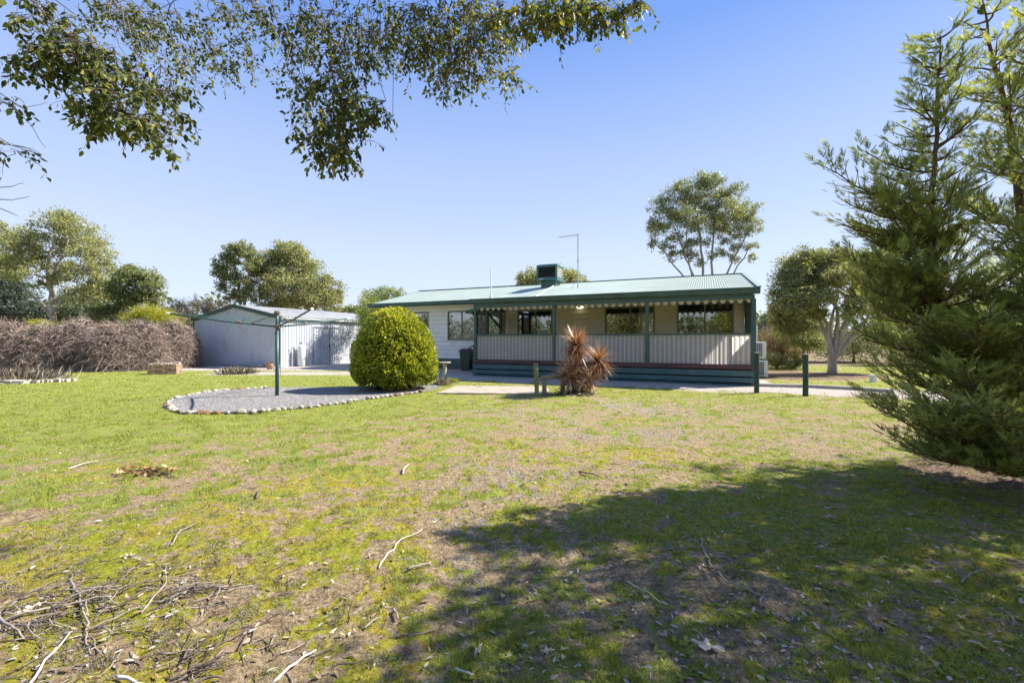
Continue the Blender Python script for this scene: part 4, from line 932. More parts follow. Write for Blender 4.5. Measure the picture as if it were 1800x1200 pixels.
# big dead oak leaf and dead leafy twig
def flatleaf(px, py, L, Wd, ang, lobes, label, m):
    c = GP(px, py); n = 48; vs = [(0, 0, .012)]
    for i in range(n):
        a = 2 * math.pi * i / n; rr_ = 1 + lobes * .22 * math.sin(9 * a); x = math.cos(a) * L / 2 * rr_; y = math.sin(a) * Wd / 2 * rr_; vs.append((x, y, .012 + .35 * abs(y) * abs(y) / Wd + .01 * math.sin(5 * a)))
    mb = MB(); mb.add(vs, [(0, 1 + i, 1 + (i + 1) % n) for i in range(n)]); mb.bar((L * .45, 0, .014), (L * .75, 0, .01), .003, .003)
    mb.bar((-L * .45, 0, .0155), (L * .45, 0, .0155), .002, .002)
    o = mb.build('dead_leaf', m); s_ = o.modifiers.new('thick', 'SOLIDIFY'); s_.thickness = .001; o.location = (c.x, c.y, gh1(c.x, c.y)); o.rotation_euler = (.05, -.08, ang); return tag(o, label, 'leaf', 'large dead leaves on the lawn')
lfp = simple('pale_dead_leaf', (.58, .48, .36), .7, .12, 40); lfb = simple('brown_dead_leaf', (.36, .24, .18), .7, .2, 40)
flatleaf(1241, 1143, .105, .05, -.6, 1, 'large pale tan lobed leaf in the shade at lower right', lfp)
flatleaf(1366, 1081, .075, .026, -.9, 0, 'pale brown pointed leaf beside the end of the long branch', lfb)
flatleaf(1342, 1066, .045, .035, .2, 0, 'rounded tan leaf touching the long branch', lfb)
flatleaf(50, 1078, .09, .03, 1.1, 0, 'upright pale leaf in the left twig pile', lfp)
flatleaf(222, 981, .06, .03, .7, 0, 'pale leaf lying above the left twig pile', lfp)
flatleaf(650, 983, .065, .022, .9, 0, 'brown leaf at the rim of the shade', lfb)
flatleaf(1546, 1101, .055, .04, .3, 0, 'small pink grey leaf at the right foreground', lfb)
flatleaf(840, 1155, .06, .022, 1.2, 0, 'pale narrow leaf in the shaded grass bottom centre', lfp)
flatleaf(961, 1154, .05, .022, .1, 0, 'small white leaf in the shaded lawn centre', lfp)
c = GP(262, 834); rs = np.random.RandomState(4)
dt = thing('dead_leafy_branch', 'fallen branch of orange brown dead leaves on the green lawn', 'branch', c)
mb = MB(); mb.tube([(-.32, .03, .03), (0, 0, .05), (.22, -.04, .03), (.36, -.12, .01)], [.008, .008, .006, .003], 6); mb.build('twig', M['stickdk'], dt)
P = np.stack([rs.uniform(-.34, .25, 90), rs.normal(0, .05, 90), rs.uniform(.01, .08, 90)], -1)
leaves('foliage', P, rs.normal(size=(90, 3)) * [1, 1, .6], rs.uniform(.04, .08, 90), .03, leafmat('orange_dead_leaf', [(.16, .07, .03), (.34, .19, .08), (.55, .42, .28)], .6, .2), dt, 'ovate')

# ---------------------------------------------------------------- clipped bush
def clipped_bush():
    c = GP(683, 689); c.y += .6; root = thing('clipped_bush', 'big round clipped bush with glossy yellow green leaves beside the gravel bed', 'bush', c)
    rs = np.random.RandomState(9); n = 34000; u = rdir(n, rs); u = u[u[:, 2] > -.75]; n = len(u)
    def surf(u):
        zc = .80; ax = 1.10; az = np.where(u[:, 2] > 0, 1.47, .85)
        p = np.stack([u[:, 0] * ax, u[:, 1] * ax, u[:, 2] * az + zc], -1)
        h_ = np.hypot(u[:, 0], u[:, 1]); q_ = (np.abs(u[:, 0]) ** 2.4 + np.abs(u[:, 1]) ** 2.4 + np.abs(u[:, 2]) ** 2.4) ** (-1 / 2.4); p = (p - [0, 0, zc]) * np.minimum(q_, 1.03)[:, None] + [0, 0, zc]; k = np.clip((p[:, 2]) / 2.3, 0, 1); s_ = 1.05 - .22 * k ** 2; s_ = s_ * (1 + .14 * np.clip(-u[:, 2], 0, 1)); p[:, 0] *= s_; p[:, 1] *= s_
        b = fbm(u[:, 0] * 3 + 5 + u[:, 2] * 2, u[:, 1] * 3 + u[:, 2] * 1.5, 31, 3); return p * np.array([1, 1, 1]) + u * ((b - .5) * .22)[:, None], b
    p, b = surf(u); dep = rs.uniform(0, 1, n) ** 1.9 * .22 + .12 * (fbm(u[:, 0] * 9 + 3, u[:, 2] * 9 + u[:, 1] * 5, 12, 2) > .62); p = p - u * dep[:, None] + rs.normal(0, .012, (n, 3)); p[:, 2] = np.maximum(p[:, 2], .03)
    d = u * .8 + rdir(n, rs) * .75 + np.array([0, 0, .25]); L = rs.uniform(.045, .08, n)
    r = np.clip(rs.uniform(0, .75, n) + .45 * (fbm(p[:, 0] * 2.2, p[:, 2] * 2.2, 77, 3) - .25) + .12 * u[:, 2], 0, 1)  # leaf tint lightens towards the top, painting in the sunlit crown
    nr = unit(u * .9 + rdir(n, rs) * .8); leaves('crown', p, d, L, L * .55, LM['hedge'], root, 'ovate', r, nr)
    n2 = 1500; u = rdir(n2, rs); u[:, 2] = np.abs(u[:, 2]); p, b = surf(u); leaves('crown_tips', p * .99, u + rdir(n2, rs) * .4 + [0, 0, .3], rs.uniform(.06, .1, n2), .02, LM['hedge'], root, 'diamond')
    mb = MB()
    for i in range(22):
        a = rs.uniform(0, 6.28); e = rs.uniform(.2, 1); q = Vector((math.cos(a) * .85 * e, math.sin(a) * .85 * e, 1.9 - .9 * e)); mb.tube(wob((0.1 * math.cos(a), .1 * math.sin(a), 0), q, 5, .06), taper(6, .035, .008), 6)
    mb.build('stems', M['bark'], root, smooth=True)
    me = rock_mesh(random.Random(2), 'inner_growth')          # dense inner leaves, inside shade painted in as dark leaf colour
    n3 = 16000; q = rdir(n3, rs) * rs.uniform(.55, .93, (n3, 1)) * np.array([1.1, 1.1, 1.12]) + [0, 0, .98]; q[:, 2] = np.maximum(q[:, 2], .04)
    leaves('inner_growth', q, rdir(n3, rs), .09, .055, leafmat('dark_core_leaf', [(.02, .03, .008), (.05, .06, .02)], .7, .1), root, 'diamond')
clipped_bush()
# ---------------------------------------------------------------- red cordyline
def cordyline():
    c = GP(1013, 693); root = thing('cordyline', 'spiky red brown cordyline with several leaf heads beside the log rail', 'plant', c); rs = np.random.RandomState(3)
    D = c.y; heads = [((1013, 606), .56, 520), ((1052, 632), .50, 340, .3), ((1003, 662), .50, 280, .1), ((1036, 665), .44, 220, .15), ((1010, 640), .46, 300, .2)]
    mb = MB(); P = []; Dr = []; L = []
    for h in heads:
        q = PX(h[0][0], h[0][1], D + (h[3] if len(h) > 3 else 0)) - c; n = h[2]
        mb.tube(wob((q.x * .25, q.y * .3, 0), q, 5, .03), [.05, .045, .045, .045, .05, .05], 8)
        u = rdir(n, rs); u[:, 2] = u[:, 2] * .85 + .12; P.append(np.array(q) + u * .03 + np.stack([0 * u[:, 0], 0 * u[:, 0], rs.uniform(-.09, .04, n)], -1)); Dr.append(u); L.append(h[1] * rs.uniform(.8, 1.25, n))
    mb.build('trunk', M['bark'], root, smooth=True)
    P = np.concatenate(P); Dr = unit(np.concatenate(Dr)); L = np.concatenate(L); n = len(P); side = unit(np.cross(Dr, [0, 0, 1]) + 1e-4); W = rs.uniform(.018, .028, n)
    st = [0, .3, .65, 1]; wd = [.6, 1, .75, .04]; rows = []
    for f, w_ in zip(st, wd):
        q = P + Dr * (L * f)[:, None] + np.array([0, 0, -1]) * (L * f * f * .10)[:, None]
        rows.append(np.stack([q - side * (W * w_ / 2)[:, None], q + side * (W * w_ / 2)[:, None]], 1))
    V = np.stack(rows, 1).reshape(-1, 3); b = np.arange(n)[:, None] * 8; Fq = np.concatenate([b + [[0, 1, 3, 2]], b + [[2, 3, 5, 4]], b + [[4, 5, 7, 6]]], 1).reshape(-1, 4)
    r = np.clip(rs.uniform(0, .9, n) + .25 * (P[:, 2] < .8), 0, 1)
    link('leaves', arr_mesh('leaves', V, Fq, np.repeat(r, 3)), LM['cordy'], root)
    n = 260; p = rs.normal(0, 1, (n, 3)) * [.16, .16, 0] + [0, 0, .02]; d = rs.normal(0, 1, (n, 3)) * [1, 1, .12] + [0, 0, .12]
    leaves('dead_leaves', p, d, rs.uniform(.2, .42, n), .02, LM['straw'], root, 'blade')
cordyline()
# ---------------------------------------------------------------- background trees
tree('spreading_gum', 'broad olive gum tree with forked trunk behind the hedge at far left', 'tree', 26, 92,
     [(1, None, (93, 545), (88, 505), (84, 470), (95, 420)), (.55, (92, 560), (62, 525), (45, 510), (20, 490)), (.55, (91, 530), (110, 520), (135, 512)), (.6, (88, 500), (105, 460), (120, 420))],
     [(115, 395, 42, 26), (135, 425, 45, 30, 1), (45, 430, 42, 26, -.5), (60, 462, 45, 22), (15, 425, 32, 28, 1), (165, 445, 28, 30), (150, 480, 38, 24, -.5), (172, 500, 24, 14), (100, 490, 28, 10), (140, 512, 35, 12, .5), (10, 465, 25, 22, .5), (75, 500, 18, 8), (185, 470, 12, 16), (160, 522, 32, 18, -.5), (188, 512, 18, 20), (30, 482, 30, 14, -1), (120, 470, 20, 12, 1)],
     27000, (.16, .32), LM['gum_olive'], M['gumbark'], .2, npuff=26, puff=.28, seed=2)
tree('leaning_gum', 'smaller dark olive gum leaning right of the broad left gum', 'tree', 25, 185,
     [(1, None, (185, 590), (205, 560), (225, 530), (240, 495))],
     [(242, 487, 34, 22), (265, 508, 24, 22), (218, 512, 30, 24), (250, 525, 30, 16), (205, 545, 30, 16, .4), (180, 555, 24, 14), (225, 478, 14, 10)], 15000, (.15, .34), LM['gum'], M['bark'], .16, npuff=20, puff=.36, seed=3)
tree('dark_evergreen', 'dark blue green tree at the far left edge behind the gum', 'tree', 33, 8, [(1, None, (10, 540), (12, 480))],
     [(8, 500, 28, 26), (35, 520, 26, 20), (0, 545, 35, 26), (40, 548, 30, 16), (20, 470, 18, 16), (70, 555, 22, 14)], 11000, (.2, .3), LM['dark'], M['bark'], .25, seed=4)
tree('grey_gum', 'low grey green tree behind the trunk of the broad left gum', 'tree', 34, 120, [(1, None, (118, 560), (115, 530))],
     [(115, 540, 30, 18), (85, 552, 22, 14), (145, 550, 28, 16), (170, 560, 30, 14), (195, 568, 24, 12)], 9000, (.2, .3), LM['gum_grey'], M['bark'], .2, seed=5)
tree('yellow_wattle', 'yellow green wattle bush above the hedge left of the shed', 'tree', 24, 268, [(1, None, (268, 600), (266, 560))],
     [(262, 552, 36, 17), (290, 562, 28, 15), (240, 562, 22, 15), (275, 575, 40, 14), (308, 575, 16, 10), (250, 578, 26, 10)], 15000, (.11, .2), LM['wattle'], M['bark'], .1, puff=.4, npuff=22, seed=6)
tree('yellow_wattle', 'small golden wattle poking above the hedge under the broad left gum', 'tree', 21.5, 75, [(1, None, (75, 600), (75, 575))],
     [(75, 575, 20, 10), (95, 582, 12, 8), (60, 570, 14, 7)], 3500, (.09, .2), LM['wattle'], M['bark'], .06, seed=7)
tree('dome_gum', 'large dense dome shaped gum behind the middle of the shed', 'tree', 43, 500, [(1, None, (500, 560), (498, 520)), (.6, (500, 560), (540, 530)), (.6, (500, 560), (455, 530))],
     [(478, 468, 40, 24), (515, 458, 38, 26), (545, 482, 38, 26), (575, 508, 30, 22), (595, 523, 14, 14), (500, 498, 42, 26, -1), (545, 518, 42, 20, -1), (470, 505, 32, 24), (520, 535, 45, 14), (475, 535, 32, 14), (500, 440, 28, 16), (455, 475, 22, 20), (570, 535, 30, 12)],
     30000, (.26, .32), LM['gum_olive'], M['gumbark'], .35, npuff=26, puff=.30, seed=8)
tree('open_gum', 'sparse dark gum with open crown left of the dome shaped gum', 'tree', 41, 425, [(1, None, (425, 560), (420, 510), (412, 460)), (.7, (425, 560), (438, 500), (436, 445))],
     [(400, 462, 24, 18), (428, 442, 22, 16), (395, 490, 18, 14), (440, 462, 18, 18), (412, 440, 18, 12), (385, 478, 12, 12), (425, 492, 22, 14), (408, 520, 22, 12), (440, 520, 20, 14), (392, 505, 12, 8)],
     9500, (.24, .32), LM['gum'], M['bark'], .25, npuff=16, puff=.3, seed=9)
tree('light_green_tree', 'light green fine leaved tree between the shed and the left end of the house', 'tree', 25.2, 665, [(1, None, (668, 570), (670, 530))],
     [(660, 522, 26, 14), (690, 517, 22, 12), (648, 540, 18, 26), (672, 550, 34, 30), (650, 555, 22, 22, -1.2), (655, 535, 24, 16, -.9), (648, 560, 22, 24, 1.1), (700, 530, 18, 16), (650, 580, 22, 30), (676, 508, 14, 6)], 16000, (.11, .25), LM['bright'], M['bark'], .12, puff=.36, npuff=24, seed=10)
tree('far_gum', 'distant olive gum low between the shed roof and the light green tree', 'tree', 60, 612, [(1, None, (612, 575), (612, 555))],
     [(606, 552, 20, 8), (622, 548, 16, 9), (596, 562, 18, 8)], 4000, (.35, .32), LM['gum_olive'], M['bark'], .2, seed=11)
tree('round_gum', 'rounded gum crown showing above the roof behind the evaporative cooler', 'tree', 42, 968, [(1, None, (968, 530), (968, 505))],
     [(940, 492, 30, 17), (975, 487, 34, 16), (1005, 492, 24, 14), (925, 500, 18, 12), (1020, 500, 14, 10), (968, 508, 45, 16)], 14000, (.26, .32), LM['gum_olive'], M['gumbark'], .3, npuff=22, seed=12)
tree('tall_gum', 'tall many stemmed gum with an open crown rising behind the right half of the roof', 'tree', 30, 1240,
     [(1, None, (1242, 560), (1240, 500), (1232, 440), (1225, 380)), (.8, None, (1240, 560), (1222, 490), (1205, 455), (1190, 410)), (.8, None, (1246, 560), (1252, 480), (1255, 400), (1262, 350)), (.7, None, (1248, 560), (1272, 490), (1292, 450), (1315, 410)), (.6, None, (1250, 560), (1290, 480), (1325, 425)), (.6, None, (1238, 560), (1205, 490), (1170, 445), (1152, 430)), (.5, None, (1238, 560), (1215, 480), (1200, 360))],
     [(1162, 362, 24, 20), (1152, 395, 14, 20), (1148, 428, 10, 12), (1192, 335, 24, 18), (1225, 322, 30, 16), (1250, 318, 26, 15), (1288, 338, 22, 17), (1270, 355, 26, 18), (1210, 360, 30, 20), (1182, 388, 24, 22), (1312, 372, 26, 18), (1322, 395, 20, 16), (1240, 375, 26, 18), (1290, 388, 26, 18), (1218, 400, 18, 14), (1262, 405, 24, 14), (1300, 412, 20, 12), (1190, 420, 20, 12), (1172, 435, 16, 10), (1325, 432, 12, 6), (1275, 425, 16, 8), (1212, 430, 14, 9), (1320, 455, 7, 9, .3), (1240, 345, 34, 20, 1), (1205, 385, 30, 22, -1), (1255, 390, 34, 20, 1), (1285, 372, 30, 20, -1), (1230, 425, 22, 10), (1160, 405, 18, 16, 1), (1300, 435, 18, 9), (1195, 442, 16, 8), (1215, 448, 16, 11), (1260, 446, 18, 11), (1290, 455, 12, 9), (1232, 462, 12, 7), (1180, 452, 12, 8)],
     33000, (.17, .26), LM['gum'], M['gumbark'], .17, npuff=17, puff=.30, fill=.25, seed=13)
tree('paperbark', 'wide grey trunked tree with feathery crown right of the house', 'tree', 18.5, 1463,
     [(1.25, None, (1462, 630), (1456, 600), (1448, 580), (1440, 560)), (1.2, None, (1466, 625), (1478, 585), (1492, 555), (1488, 520), (1468, 500), (1445, 498)), (.8, (1464, 640), (1470, 590), (1472, 545), (1450, 515)), (.7, (1458, 620), (1455, 570), (1435, 535), (1425, 520)), (.8, (1468, 625), (1500, 590), (1525, 560), (1540, 520)), (.6, (1470, 600), (1510, 575), (1545, 570)), (.6, (1466, 640), (1462, 560), (1478, 500))],
     [(1395, 480, 32, 26), (1375, 515, 20, 30), (1425, 462, 34, 22), (1465, 458, 36, 22), (1505, 470, 34, 24), (1410, 510, 34, 26), (1450, 492, 34, 18), (1385, 550, 24, 22), (1420, 548, 26, 18), (1540, 500, 30, 30), (1560, 470, 34, 30), (1360, 540, 8, 14), (1520, 515, 30, 18), (1408, 575, 24, 14), (1565, 540, 34, 28), (1380, 580, 20, 20), (1372, 560, 16, 18), (1400, 535, 28, 24, -.8), (1440, 520, 30, 18, -1), (1480, 485, 34, 20, -1), (1500, 545, 24, 18, -1)],
     46000, (.15, .26), LM['paper'], M['paperbark'], .15, puff=.42, npuff=24, fill=.3, seed=14)
tree('small_evergreen', 'dark rounded shrub tree in the shade beneath the feathery crown', 'tree', 21, 1412, [(1, None, (1412, 610), (1411, 580)), (.7, (1412, 650), (1422, 600))],
     [(1412, 590, 28, 20), (1395, 600, 18, 14), (1432, 605, 18, 16), (1415, 570, 20, 10)], 8000, (.11, .25), LM['gum'], M['bark'], .08, seed=15)
tree('mixed_shrub', 'pinkish brown twiggy shrub just right of the outdoor units', 'shrub', 22, 1366, [(1, None, (1366, 620), (1366, 590))],
     [(1362, 590, 22, 20), (1382, 605, 24, 20), (1352, 612, 18, 22), (1372, 628, 28, 16), (1400, 628, 20, 14)], 13000, (.09, .3), LM['shrub'], M['bark'], .06, seed=16)
tree('low_evergreen', 'dark green low bush at the foot of the pinkish shrub', 'shrub', 20.8, 1365, [(1, None, (1365, 640), (1365, 632))],
     [(1358, 634, 18, 13), (1380, 638, 20, 11), (1402, 640, 12, 9)], 5000, (.09, .3), LM['gum'], M['bark'], .05, seed=17)
tree('background_gum', 'hazy gum seen through the gap right of the verandah corner', 'tree', 48, 1352, [(1, None, (1354, 580), (1354, 560))],
     [(1352, 562, 16, 14), (1368, 572, 18, 12), (1340, 578, 14, 12), (1390, 580, 22, 12)], 4500, (.26, .3), LM['gum_grey'], M['bark'], .2, seed=18)
for i, (px, D, b, lab) in enumerate([(1500, 27, [(1470, 600, 50, 22), (1520, 595, 50, 30), (1440, 612, 36, 14), (1560, 600, 40, 34), (1500, 620, 80, 14)], 'dense bushes behind the grey trunked tree'),
                               (1640, 24, [(1600, 580, 40, 40), (1650, 560, 50, 50), (1700, 590, 60, 40), (1620, 620, 60, 20)], 'green bushes seen through the left side of the conifer'),
                               (1780, 26, [(1760, 560, 60, 60), (1840, 560, 60, 60), (1800, 610, 90, 24), (1720, 510, 50, 40)], 'tall bushes behind the conifer at the right edge')]):
    tree('background_bush', lab, 'bush', D, px, [(1, None, (px, 620), (px, 590))], b, 9000, (.15, .3), [LM['gum'], LM['bright'], LM['gum_olive']][i], M['bark'], .1, seed=20 + i)
tree('olive_crown_tree', 'olive tree crown showing through the top of the conifer branches', 'tree', 30, 1570, [(1, None, (1570, 500), (1570, 400))],
     [(1560, 368, 26, 16), (1585, 378, 30, 20), (1620, 400, 34, 24), (1660, 430, 34, 26), (1600, 430, 40, 30)], 9000, (.18, .3), LM['gum_olive'], M['gumbark'], .16, seed=24)
# bare trees behind the shed
def bare(px, D, py_top, label, seed, lean=0, lm='twig_dk'):
    rs = random.Random(seed); b0 = PX(px, H0, D); b0.z = 0; root = thing('bare_tree', label, 'tree', b0, 0, 'bare trees beyond the shed'); H = PX(px, py_top, D).z
    mb = MB(); tips = []
    def grow(p, d, L, r, lv):
        q = p + d * L; pts = wob(p, q, 3, .06, 0, rs); mb.tube(pts, taper(4, r, r * .6), 5 if lv < 2 else 3, cap=False)
        if lv >= 5: tips.append((q, d)); return
        for k in range(3 if lv < 4 else 2 + rs.randint(0, 1)):
            a = rs.uniform(0, 6.28); sp = rs.uniform(.35, .75); nd = (d + (d.orthogonal().normalized() * math.cos(a) + d.cross(d.orthogonal()).normalized() * math.sin(a)) * sp + Vector((0, 0, .12))).normalized()
            grow(pts[rs.choice([2, 3, 3])], nd, L * rs.uniform(.62, .85), r * .6, lv + 1)
    grow(Vector((0, 0, -.1)), Vector((lean, 0, 1)).normalized(), H * .27, H * .018, 0)
    mb.build('trunk', M['bark'], root); P = np.array([t[0] for t in tips]); k = 5; P = np.repeat(P, k, 0); d = np.repeat(np.array([t[1] for t in tips]), k, 0)
    leaves('twigs', P, d + RS.normal(0, .6, P.shape), RS.uniform(.2, .7, len(P)), .035, LM[lm], root, 'tri')
bare(345, 42, 488, 'bare grey tree with fine twigs left of the shed roof peak', 1, -.1)
bare(322, 46, 505, 'bare tree nearest the leaning gum', 2, -.15)
bare(378, 44, 505, 'bare tree just left of the sparse dark gum', 3, .1)
bare(300, 50, 530, 'faint low bare tree above the yellow wattle', 4)
bare(1350, 34, 560, 'bare twiggy tree beyond the verandah corner', 6, .1)
# ---------------------------------------------------------------- dry twiggy hedge, one shrub per mound
def dry_shrub(px, by, rpx, top, label, seed, n=5200):
    top -= 9; D = F * CAMZ / (by - H0) + rpx / F * 19 * .8; c = PX(px, H0, D); c.z = 0; rs = np.random.RandomState(seed); root = thing('dry_shrub', label, 'shrub', c, 0, 'dry shrubs forming the hedge')
    rx = rpx / F * D; hz = PX(px, top, D).z
    u = rdir(n, rs); u[:, 2] = np.abs(u[:, 2]); bmp = fbm(u[:, 0] * 3 + seed, u[:, 1] * 2 + u[:, 2] * 3, seed, 3)
    rad = rs.uniform(.72, 1.0, n) * (.86 + .28 * bmp); p = np.stack([u[:, 0] * rx, u[:, 1] * rx * .8, u[:, 2] * hz], -1) * rad[:, None]
    # arching thin twigs: three segments each
    side = unit(np.cross(u, [0, 0, 1]) + rs.normal(0, .2, (n, 3))); d0 = unit(side * rs.choice([-1, 1], (n, 1)) * .8 + u * .5 + rs.normal(0, .35, (n, 3)) + [0, 0, .15]); L = rs.uniform(.25, .7, n); W = rs.uniform(.006, .014, n)
    wv = unit(np.cross(d0, rdir(n, rs))); rows = []
    for f in (0, .33, .66, 1):
        q = p + d0 * (L * f)[:, None] + np.array([0, 0, -1]) * (L * f * f * .55)[:, None]; w_ = (W * (1 - .6 * f) / 2)[:, None]; q[:, 2] = np.maximum(q[:, 2], .02); rows.append(np.stack([q - wv * w_, q + wv * w_], 1))
    V = np.stack(rows, 1).reshape(-1, 3); b = np.arange(n)[:, None] * 8; Fq = np.concatenate([b + [[0, 1, 3, 2]], b + [[2, 3, 5, 4]], b + [[4, 5, 7, 6]]], 1).reshape(-1, 4)
    link('twigs', arr_mesh('twigs', V, Fq, np.repeat(np.clip(rs.uniform(0, 1, n) * .8 + .3 * (bmp - .3), 0, 1), 3)), LM['twig'], root)
    m_ = 8000; u2 = rdir(m_, rs); u2[:, 2] = np.abs(u2[:, 2]); q = u2 * np.array([rx, rx * .8, hz]) * rs.uniform(.5, .97, (m_, 1)); q[:, 2] += .02
    leaves('dead_foliage', q, rdir(m_, rs) - [0, 0, .3], rs.uniform(.10, .24, m_), .06, leafmat('grey_dead_foliage', [(.09, .062, .05), (.20, .15, .125), (.33, .265, .23)], .85, .05), root, 'diamond')
for i, (px, by, rp, tp_, lab) in enumerate([(-75, 656, 70, 568, 'dry twiggy shrub cut off by the left frame edge'), (15, 656, 62, 570, 'leftmost full mound of the dry grey hedge behind the garden bed'), (78, 655, 50, 577, 'dry grey hedge mound right of the garden bed'),
        (140, 654, 56, 568, 'tallest dry grey hedge mound under the broad gum'), (200, 654, 50, 573, 'dry grey hedge mound under the leaning gum'), (248, 652, 46, 571, 'dry grey hedge mound left of the brick stack'), (300, 648, 40, 573, 'dry grey hedge mound behind the brick stack'), (325, 645, 26, 580, 'shaded end mound of the dry hedge touching the shed')]):
    dry_shrub(px, by, rp, tp_, lab, 40 + i)
# garden bed plants and clumps
def clump(name, label, cat, px, py, rx, h, n, lm, w=.012, seed=1, ry=None, D=None, curl=.5):
    rs = np.random.RandomState(seed); c = GP(px, py); root = thing(name, label, cat, c)
    rx = rx / F * c.y; p = rs.normal(0, 1, (n, 3)) * [rx * .45, (ry or rx * .6) * .45, 0]; d = rs.normal(0, curl, (n, 3)) + [0, 0, .9]; d[:, :2] += p[:, :2] / rx * .7
    f = leaves('foliage', p, d, h * rs.uniform(.45, 1.1, n), w, LM[lm], root, 'blade')
    mb = MB()
    for i in range(10): mb.tube([tuple(p[i]), tuple(p[i] + d[i] * h * .5)], [.006, .003], 4)
    mb.build('stems', M['stickdk'], root)
clump('dry_clump', 'wide grey clump of dry twiggy plants in the garden bed at far left', 'plant', 25, 670, 62, .5, 1700, 'straw', .014, 1, 1.0)
clump('green_clump', 'low green plant among the dry ones in the left garden bed', 'plant', 50, 669, 25, .22, 500, 'grass', .014, 2)
clump('dry_clump', 'grey dried grass clump in front of the shed end wall', 'plant', 415, 657, 26, .34, 900, 'straw', .010, 3)
clump('green_clump', 'small green weed tuft right of the grey grass clump', 'plant', 437, 655, 14, .22, 350, 'grass', .012, 4)
clump('dry_clump', 'dead flower stems at the foot of the bird bath', 'plant', 775, 677, 14, .3, 260, 'straw', .007, 5)
clump('green_clump', 'small dark green plant right of the bird bath', 'plant', 795, 672, 12, .2, 260, 'grass', .010, 6)
clump('dry_clump', 'dry fine tuft in front of the conifer', 'plant', 1540, 699, 26, .20, 350, 'straw', .005, 7, .5)
